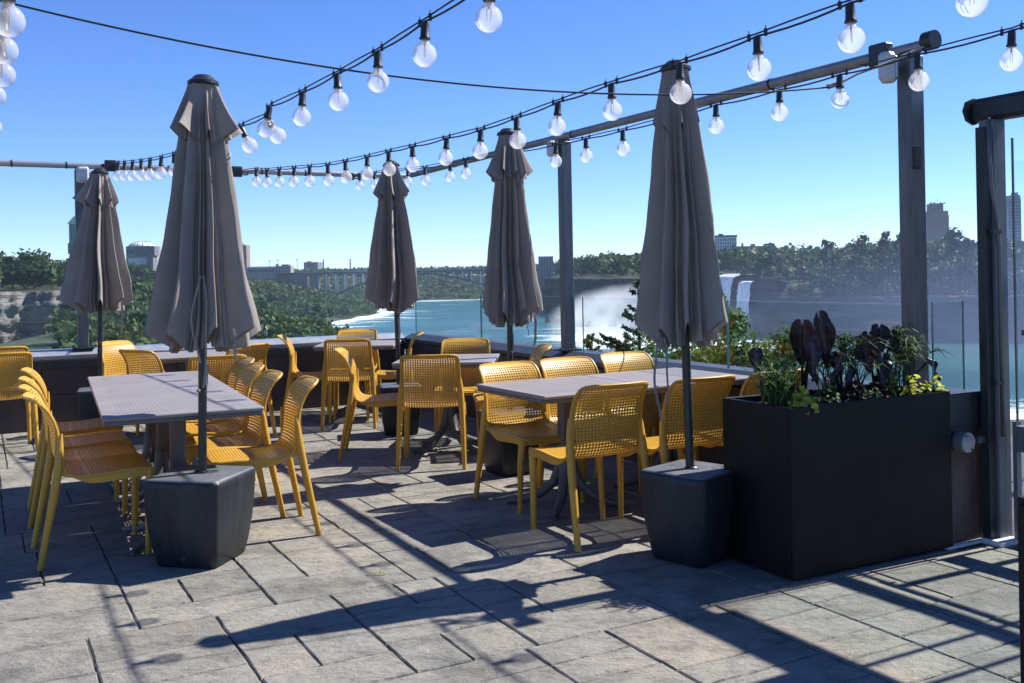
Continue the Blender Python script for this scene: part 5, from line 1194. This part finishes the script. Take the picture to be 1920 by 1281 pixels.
for k in range(23):
    x = xc - half * .97 + 2 * half * .97 * k / 22; u = (x - xc) / half; zb = zc_ - (zc_ - zs) * u * u
    if zd - 2.2 - zb < 2: continue
    for oo in (-5, 5):
        mb = MB(); mb.box((x, BY + oo, (zd - 2.2 + zb) / 2), (1.5, 1.3, zd - 2.2 - zb)); mb.build('column', 'white_paint' if oo < 0 else 'concrete', br)  # white on the front row puts sunlight into the columns' colour
for px, wd in ((568, 9), (592, 7)):
    x = AT(px, 540, BY).x; mb = MB(); mb.box((x, BY, (zd - 2.2 + WZ - 2) / 2), (wd, 14, zd - 2.2 - WZ + 2), 0, .5); mb.build('pier', 'grey_block', br)
mb = MB(); xx0 = AT(500, 515, BY).x; xx1 = AT(560, 515, BY).x; mb.box(((xx0 + xx1) / 2, BY, zd - 8), (xx1 - xx0, 12, 12)); mb.build('abutment', 'grey_block', br)
tag(br, 'long steel arch bridge over the river with a flat deck and slender columns coloured as if sunlit', 'bridge')

# ------------------------------------------------------------------ buildings (far)
def block(px0, px1, ytop, ybot, Y, depth, m_, root, name='wall', bev=0):
    a, b = AT(px0, ytop, Y), AT(px1, ybot, Y); mb = MB(); mb.box(((a.x + b.x) / 2, Y + depth / 2, (a.z + b.z) / 2), (abs(b.x - a.x), depth, abs(a.z - b.z)), 0, bev); return mb.build(name, m_, root)
def windows(px0, px1, y0, y1, Y, nx, ny, fx, fy, root, m_='dark_window', name='window'):
    a, b = AT(px0, y0, Y), AT(px1, y1, Y); W_, H_ = (b.x - a.x) / nx, (a.z - b.z) / ny
    for i in range(nx):
        for j in range(ny):
            mb = MB(); mb.box((a.x + (i + .5) * W_, Y - .05, b.z + (j + .5) * H_), (W_ * fx, .4, H_ * fy)); mb.build(name, m_, root)
bd = empty('stepped_tower', AT(1760, 470, 1150)[:]); bd.location = (0, 0, 0)
for px0, px1, yt, yb in ((1738.5, 1780.5, 406, 480), (1741.5, 1778, 396, 406), (1748, 1769, 381.5, 396)): block(px0, px1, yt, yb, 1150, 24 if yt > 400 else 16, 'brown_brick', bd)
windows(1740, 1779, 409, 452, 1150, 10, 9, .42, .55, bd); windows(1749, 1768, 384, 394, 1150, 6, 2, .42, .6, bd)
for px in (1739.5, 1746, 1752, 1764, 1771, 1779): block(px - 1.2, px + 1.2, 404 if px < 1745 or px > 1775 else 379.5, 406 if px < 1745 or px > 1775 else 382, 1149.5, 1.5, 'brown_brick', bd, 'parapet_block')
block(1757.8, 1758.3, 372, 381, 1155, .4, 'grey_block', bd, 'mast'); tag(bd, 'brown stepped brick tower rising above the island trees between the two posts', 'tower building')
bd = empty('office_block'); block(1338, 1382, 444, 486, 900, 22, 'white_paint', bd); block(1338, 1382.5, 441.5, 444, 900, 22.4, 'grey_block', bd, 'roof_edge'); windows(1340, 1381.5, 447, 484, 900, 9, 6, .34, .66, bd); block(1349, 1356, 438.5, 441.5, 905, 6, 'grey_block', bd, 'roof_plant'); tag(bd, 'white office block with vertical window strips right of the right umbrella', 'office building')
bd = empty('low_building'); block(1384, 1456, 462, 490, 1000, 30, 'brown_brick', bd); block(1391, 1394, 456, 462, 1004, 3, 'brown_brick', bd, 'chimney'); block(1409, 1416, 457.5, 462, 1004, 5, 'brown_brick', bd, 'chimney'); windows(1386, 1452, 464, 474, 1000, 12, 2, .5, .5, bd); tag(bd, 'row of low brick buildings with chimneys beyond the small waterfall', 'building')
bd = empty('small_block'); block(1438, 1453, 456.5, 480, 960, 14, 'grey_block', bd); windows(1439, 1452, 458, 470, 960, 4, 3, .5, .5, bd); block(1443, 1447, 454.8, 456.5, 964, 3, 'grey_block', bd, 'roof_plant'); tag(bd, 'small flat roofed block on the skyline where the island trees begin', 'building')
bd = empty('hotel_tower'); block(1890, 1916, 372, 470, 1000, 22, 'blue_tower', bd); block(1898, 1913, 366, 372, 1000, 16, 'blue_tower', bd, 'crown_block'); block(1903, 1909, 361, 366, 1003, 8, 'blue_tower', bd, 'crown_block'); windows(1891, 1915, 377, 455, 1000, 7, 13, .55, .5, bd); tag(bd, 'bluish hotel tower with a stepped crown seen through the glazed door', 'hotel')
bd = empty('hotel_tower'); block(1868, 1888, 371, 470, 1060, 24, 'blue_tower', bd); block(1866, 1889, 369, 371, 1060, 25, 'grey_block', bd, 'roof_edge'); windows(1869, 1887, 376, 455, 1060, 6, 13, .5, .5, bd); tag(bd, 'bluish flat topped hotel tower between door post and door', 'hotel')
# left bank
bd = empty('green_tower'); Yt = 700; block(129, 146, 420, 545, Yt, 7, 'green_roof', bd); a = AT(137, 405, Yt); b0, b1 = AT(126.5, 420, Yt), AT(149, 420, Yt); mb = MB(); mb.add([(b0.x, Yt - 1, b0.z), (b1.x, Yt - 1, b1.z), (b1.x, Yt + 8, b1.z), (b0.x, Yt + 8, b0.z), (a.x - .8, Yt + 3, a.z), (a.x + .8, Yt + 3, a.z)], [(0, 1, 5, 4), (2, 3, 4, 5), (1, 2, 5), (3, 0, 4), (3, 2, 1, 0)]); mb.build('roof', 'green_roof', bd); block(127, 131, 456, 476, Yt - 1, 3, 'green_roof', bd, 'balcony'); windows(131, 145, 424, 452, Yt, 3, 4, .4, .5, bd); tag(bd, 'slender green tower with a pitched roof rising behind the far left umbrella', 'tower')
bd = empty('domed_building'); Yd = 760; block(236, 284, 462, 545, Yd, 22, 'concrete', bd); c = AT(257, 463, Yd); mb = MB(); rows = []
for i in range(9):
    t_ = i / 8 * math.pi / 2; rows.append([(c.x + 10.2 * math.cos(t_) * math.cos(p), Yd + 11 + 10.2 * math.cos(t_) * math.sin(p), c.z + 4.6 * math.sin(t_)) for p in np.linspace(0, 2 * math.pi, 25)])
mb.grid(rows); mb.build('dome', 'white_paint', bd, True); mb = MB()
for k in range(9):
    p = math.pi + k * math.pi / 8; mb.tube([(c.x + 10.3 * math.cos(t_) * math.cos(p), Yd + 11 + 10.3 * math.cos(t_) * math.sin(p), c.z + 4.7 * math.sin(t_)) for t_ in np.linspace(0, 1.5, 8)], .22, 4)
mb.build('dome_rib', 'grey_block', bd); windows(238, 251, 466, 478, Yd, 4, 1, .7, .7, bd); block(240, 275, 484, 496, Yd - 6, 8, 'white_paint', bd, 'lower_wing'); tag(bd, 'white building with a ribbed dome between the two left umbrellas', 'domed building')
bd = empty('casino_block'); block(252, 290, 462, 479, Yd - 12, 10, 'grey_block', bd); windows(253, 289, 463.5, 477, Yd - 12, 1, 4, .97, .35, bd, name='window_band'); block(275, 288, 479, 545, Yd - 12, 9, 'grey_block', bd, 'stair_core'); tag(bd, 'dark banded block in front of the white domed building', 'building')
bd = empty('brown_tower'); block(440, 463, 460, 525, 1150, 16, 'brown_brick', bd); windows(441, 462, 463, 500, 1150, 5, 9, .5, .5, bd); block(446, 456, 457, 460, 1154, 6, 'brown_brick', bd, 'roof_plant'); tag(bd, 'brown tower block peeping out right of the front left umbrella', 'tower block')
bd = empty('toll_plaza'); Yp = 1060; block(462, 516, 501.5, 522, Yp, 14, 'concrete', bd); block(460, 518, 500.5, 502.2, Yp - 1, 16, 'white_paint', bd, 'roof'); windows(464, 514, 505, 510, Yp, 9, 1, .6, .9, bd, name='arch_opening'); tag(bd, 'long low toll plaza with a white roof at the left end of the bridge', 'toll plaza')
bd = empty('customs_house'); block(520, 545, 499, 511.5, Yp, 16, 'concrete', bd); block(528, 541, 496, 499, Yp, 12, 'grey_block', bd, 'upper_storey'); block(517, 521.5, 495.5, 511, Yp - 2, 6, 'green_roof', bd, 'turret'); windows(522, 544, 501, 510, Yp, 5, 2, .5, .5, bd); tag(bd, 'pale stone customs house beside the bridge deck', 'building')
bd = empty('grey_office_block'); block(569.5, 596, 492, 512, 1500, 40, 'grey_block', bd); block(576, 582, 490, 492, 1510, 10, 'grey_block', bd, 'roof_plant'); windows(571, 595, 494, 508, 1500, 8, 5, .6, .4, bd); tag(bd, 'flat grey office block on the skyline above the bridge', 'office building')
for px, yt, Y, lab in ((606.5, 486.5, 1560, 'left one of two tall thin chimneys on the skyline above the bridge'), (656.5, 485.5, 1560, 'right one of two tall thin chimneys, left of the middle umbrella')):
    a, b = AT(px, yt, Y), AT(px, 512, Y); mb = MB(); mb.lathe([(1.25, 0), (0.95, a.z - b.z - 1), (1.15, a.z - b.z - .8), (1.1, a.z - b.z)], n=10); tag(mb.build('chimney_stack', 'grey_block', None, loc=(a.x, Y, b.z)), lab, 'chimney', 'chimneys on the skyline')
for px, yt, lab in ((505, 489, 'first thin lighting mast above the toll plaza'), (521, 488, 'second thin lighting mast above the customs house'), (557, 487, 'third thin lighting mast left of the grey office block')):
    a, b = AT(px, yt, 1090), AT(px, 512, 1090); mb = MB(); mb.lathe([(.35, 0), (.2, a.z - b.z)], n=6); mb.box((0, 0, a.z - b.z), (2.4, .5, .7)); tag(mb.build('lighting_mast', 'grey_block', None, loc=(a.x, 1090, b.z)), lab, 'lighting mast', 'lighting masts at the bridge')
# observation tower and its walkway
bd = empty('observation_tower'); Yo = 880; block(1011, 1037, 481, 562, Yo, 12, 'blue_tower', bd); block(1009.5, 1012.5, 480, 563, Yo - 1.5, 3, 'grey_block', bd, 'corner_shaft'); block(1035.5, 1038.5, 480, 563, Yo - 1.5, 3, 'grey_block', bd, 'corner_shaft'); windows(1014, 1035, 484, 558, Yo, 4, 1, .45, .98, bd, name='glazed_bay'); block(1037, 1122, 497.2, 499.6, Yo, 7, 'grey_block', bd, 'walkway'); block(1037, 1122, 495.6, 496.3, Yo - .2, .5, 'grey_block', bd, 'railing')
for px in (1062, 1090, 1116): block(px, px + 2, 499.6, 520, Yo + 2, 2, 'grey_block', bd, 'pylon')
tag(bd, 'blue grey observation tower with a flat walkway left of the slim post', 'observation tower')
bd = empty('park_pavilion'); block(1154, 1176, 505, 509, 700, 6, 'concrete', bd); block(1152, 1178, 503.4, 505, 699, 8, 'white_paint', bd, 'roof'); tag(bd, 'small pale pavilion on the far bank above the mist', 'pavilion')

# parked cars and people-sized specks are left out; the street lantern beyond the parapet
lp = AT(497, 608, 92); zb = float(height([(lp.x, lp.y)])[0]); rt = empty('street_lantern', (lp.x, lp.y, zb)); hz = lp.z - zb; S_ = .62
mb = MB(); mb.lathe([(.16, 0), (.12, .8), (.07, 1.0), (.05, hz - 1.85 * S_ - .25), (.11, hz - 1.85 * S_ - .1), (.06, hz - 1.85 * S_)], n=8); mb.build('column', 'dark_pole', rt)
mb = MB(); z0_ = hz - 1.75 * S_; mb.lathe([(.20 * S_, z0_), (.36 * S_, z0_ + .9 * S_)], n=6); mb.build('lantern_glass', 'lamp_box', rt); mb = MB(); mb.lathe([(.50 * S_, z0_ + .92 * S_), (.30 * S_, z0_ + 1.25 * S_), (.10 * S_, z0_ + 1.45 * S_), (.03, z0_ + 1.75 * S_)], n=6)
for k in range(6):
    a = k * math.pi / 3; mb.tube([(.205 * S_ * math.cos(a), .205 * S_ * math.sin(a), z0_), (.37 * S_ * math.cos(a), .37 * S_ * math.sin(a), z0_ + .93 * S_)], .03, 4)
mb.lathe([(.24 * S_, z0_ - .12 * S_), (.24 * S_, z0_)], n=6); mb.build('lantern_frame', 'dark_pole', rt); tag(rt, 'old style black street lantern beyond the left parapet, right of the front left umbrella', 'street lamp')

# ------------------------------------------------------------------ waterfalls
m = mat('falling_water', (0.75, 0.8, 0.83), 0.6); q = N(m); v = q.coord('Object', (2.2, 2.2, .07)); n1 = q.noise(v, 1.0, 6, .65)
q.l(q.ramp(n1, [(0.3, (0.30, 0.37, 0.42)), (0.58, (0.84, 0.88, 0.9))]), q.b.inputs['Base Color']); q.bump(n1, .8, .8); M['falling_water'] = m
def fall(pl, z1, z0, name, label, seed, reach=5.0):
    rg = np.random.default_rng(seed); pl = np.array(pl, float); s = np.r_[0, np.cumsum(np.linalg.norm(np.diff(pl, axis=0), axis=1))]; n = int(s[-1] / .8) + 2; q_ = np.linspace(0, s[-1], n); P = np.stack([np.interp(q_, s, pl[:, 0]), np.interp(q_, s, pl[:, 1])], 1); T = np.gradient(P, axis=0); T /= np.linalg.norm(T, axis=1)[:, None]; Nn = np.stack([T[:, 1], -T[:, 0]], 1)
    nz = 26; rows = []; bas = sum(np.sin(q_ * f + rg.uniform(0, 6)) * a for f, a in ((.3, .5), (.9, .35), (2.2, .22)))
    rows.append(np.c_[P - Nn * 1.0, np.full(n, z1 + .25)])
    for k in range(nz):
        t_ = k / (nz - 1); zj = np.cumsum(rg.normal(size=n)) * .06 if k == 0 else zj; rows.append(np.c_[P + rg.normal(size=(n, 2)) * .12 + Nn * (1.6 + reach * math.sqrt(t_) + bas * (.3 + t_))[:, None], z1 + (zj - zj.mean()) - (z1 - z0) * t_ ** 1.25])
    V_ = np.concatenate(rows); R_n = len(rows); i = np.arange(n * (R_n - 1)).reshape(R_n - 1, n)[:, :-1].ravel(); qd = np.stack([i, i + 1, i + n + 1, i + n], 1); o = np_mesh(name, V_, qd, 'falling_water'); o.data.polygons.foreach_set('use_smooth', [True] * len(qd)); return tag(o, label, 'waterfall', 'waterfalls on the far bank')
fall([(74, 552), (90, 500), (99, 474), (103.5, 461), (105, 457)], -1.6, WZ, 'waterfall', 'wide white waterfall partly hidden behind the right umbrella, mist at its foot', 1, 4)
pL, pR = AT(1393, 520, 452), AT(1416, 520, 446)
fall([(pL.x, 453), (pR.x, 447)], AT(1405, 528, 450).z, WZ + 3, 'waterfall', 'narrow white waterfall standing alone right of the right umbrella', 2, 3.2)
pts = [AT(1355, 512, 560), AT(1425, 513, 560), AT(1420, 523, 456), AT(1355, 522, 500)]
mb = MB(); mb.add([(p.x, p.y, -1.2) for p in pts], [(3, 2, 1, 0)]); tag(mb.build('upper_river_water', 'falling_water'), kind='structure')
# boulders at the foot of the falls
rg = np.random.default_rng(12); mb = MB()
for k in range(70):
    y = rg.uniform(465, 640); x = np.interp(y, [450, 540, 650], [98, 66, 40]) - abs(rg.normal()) * 8 - 3; s_ = rg.uniform(1.2, 3.6); o = len(mb.v)
    mb.lathe([(s_ * .9, -1), (s_ * rg.uniform(.8, 1.1), s_ * .4), (s_ * .6, s_ * .85), (s_ * .15, s_ * 1.05)], (x, y, WZ), 7)
    for i in range(o, len(mb.v)): mb.v[i] = tuple(np.array(mb.v[i]) + rg.normal(size=3) * s_ * .14)
tag(mb.build('fallen_rubble', 'dark_cliff'), kind='stuff')

# ------------------------------------------------------------------ spray and air
def mist(name, c, r, dens, scale, seed, thr=.35, col=(.95, .97, 1.0), up=.5):
    mb = MB(); mb.box((0, 0, 0), (2 * r[0], 2 * r[1], 2 * r[2])); mm = bpy.data.materials.new(name); mm.use_nodes = True; t = mm.node_tree; t.nodes.clear(); q = N(mm); q.t = t
    o_ = t.nodes.new('ShaderNodeOutputMaterial'); pv = t.nodes.new('ShaderNodeVolumePrincipled'); pv.inputs['Color'].default_value = (*col, 1); pv.inputs['Anisotropy'].default_value = 0.25
    tc = t.nodes.new('ShaderNodeTexCoord'); mp = t.nodes.new('ShaderNodeMapping'); mp.inputs['Scale'].default_value = (1 / r[0], 1 / r[1], 1 / r[2]); t.links.new(tc.outputs['Object'], mp.inputs[0])
    ln = t.nodes.new('ShaderNodeVectorMath'); ln.operation = 'LENGTH'; t.links.new(mp.outputs[0], ln.inputs[0])
    n1 = q.noise(tc.outputs['Object'], scale, 5, .6)
    fall_ = q.math('SUBTRACT', 1.0, ln.outputs['Value'], True); sh = q.math('SUBTRACT', n1, thr, True)
    d_ = q.math('MULTIPLY', q.math('MULTIPLY', q.math('POWER', fall_, 1.15), sh), dens); t.links.new(d_, pv.inputs['Density']); t.links.new(pv.outputs[0], o_.inputs['Volume'])
    ob = mb.build(name, mm, None, loc=c); tag(ob, kind='stuff'); return ob
mist('mist', (68, 520, -27), (52, 120, 23), .75, .05, 1, .43)
mist('mist', (100, 452, -25), (20, 22, 13), .5, .09, 3, .36)
mist('mist', (190, 325, -22), (170, 110, 50), .010, .016, 2, .2, (.50, .63, 1.0))
mb = MB(); mb.add([(-1500, -60, -36), (1500, -60, -36), (1500, 1700, -36), (-1500, 1700, -36), (-1500, -60, 130), (1500, -60, 130), (1500, 1700, 130), (-1500, 1700, 130)], [(0, 3, 2, 1), (4, 5, 6, 7), (0, 1, 5, 4), (1, 2, 6, 5), (2, 3, 7, 6), (3, 0, 4, 7)])
mm = bpy.data.materials.new('haze'); mm.use_nodes = True; t = mm.node_tree; t.nodes.clear(); o_ = t.nodes.new('ShaderNodeOutputMaterial'); pv = t.nodes.new('ShaderNodeVolumePrincipled'); pv.inputs['Color'].default_value = (.66, .82, 1, 1); pv.inputs['Density'].default_value = 0.00009; t.links.new(pv.outputs[0], o_.inputs['Volume'])
tag(mb.build('haze', mm), kind='stuff')
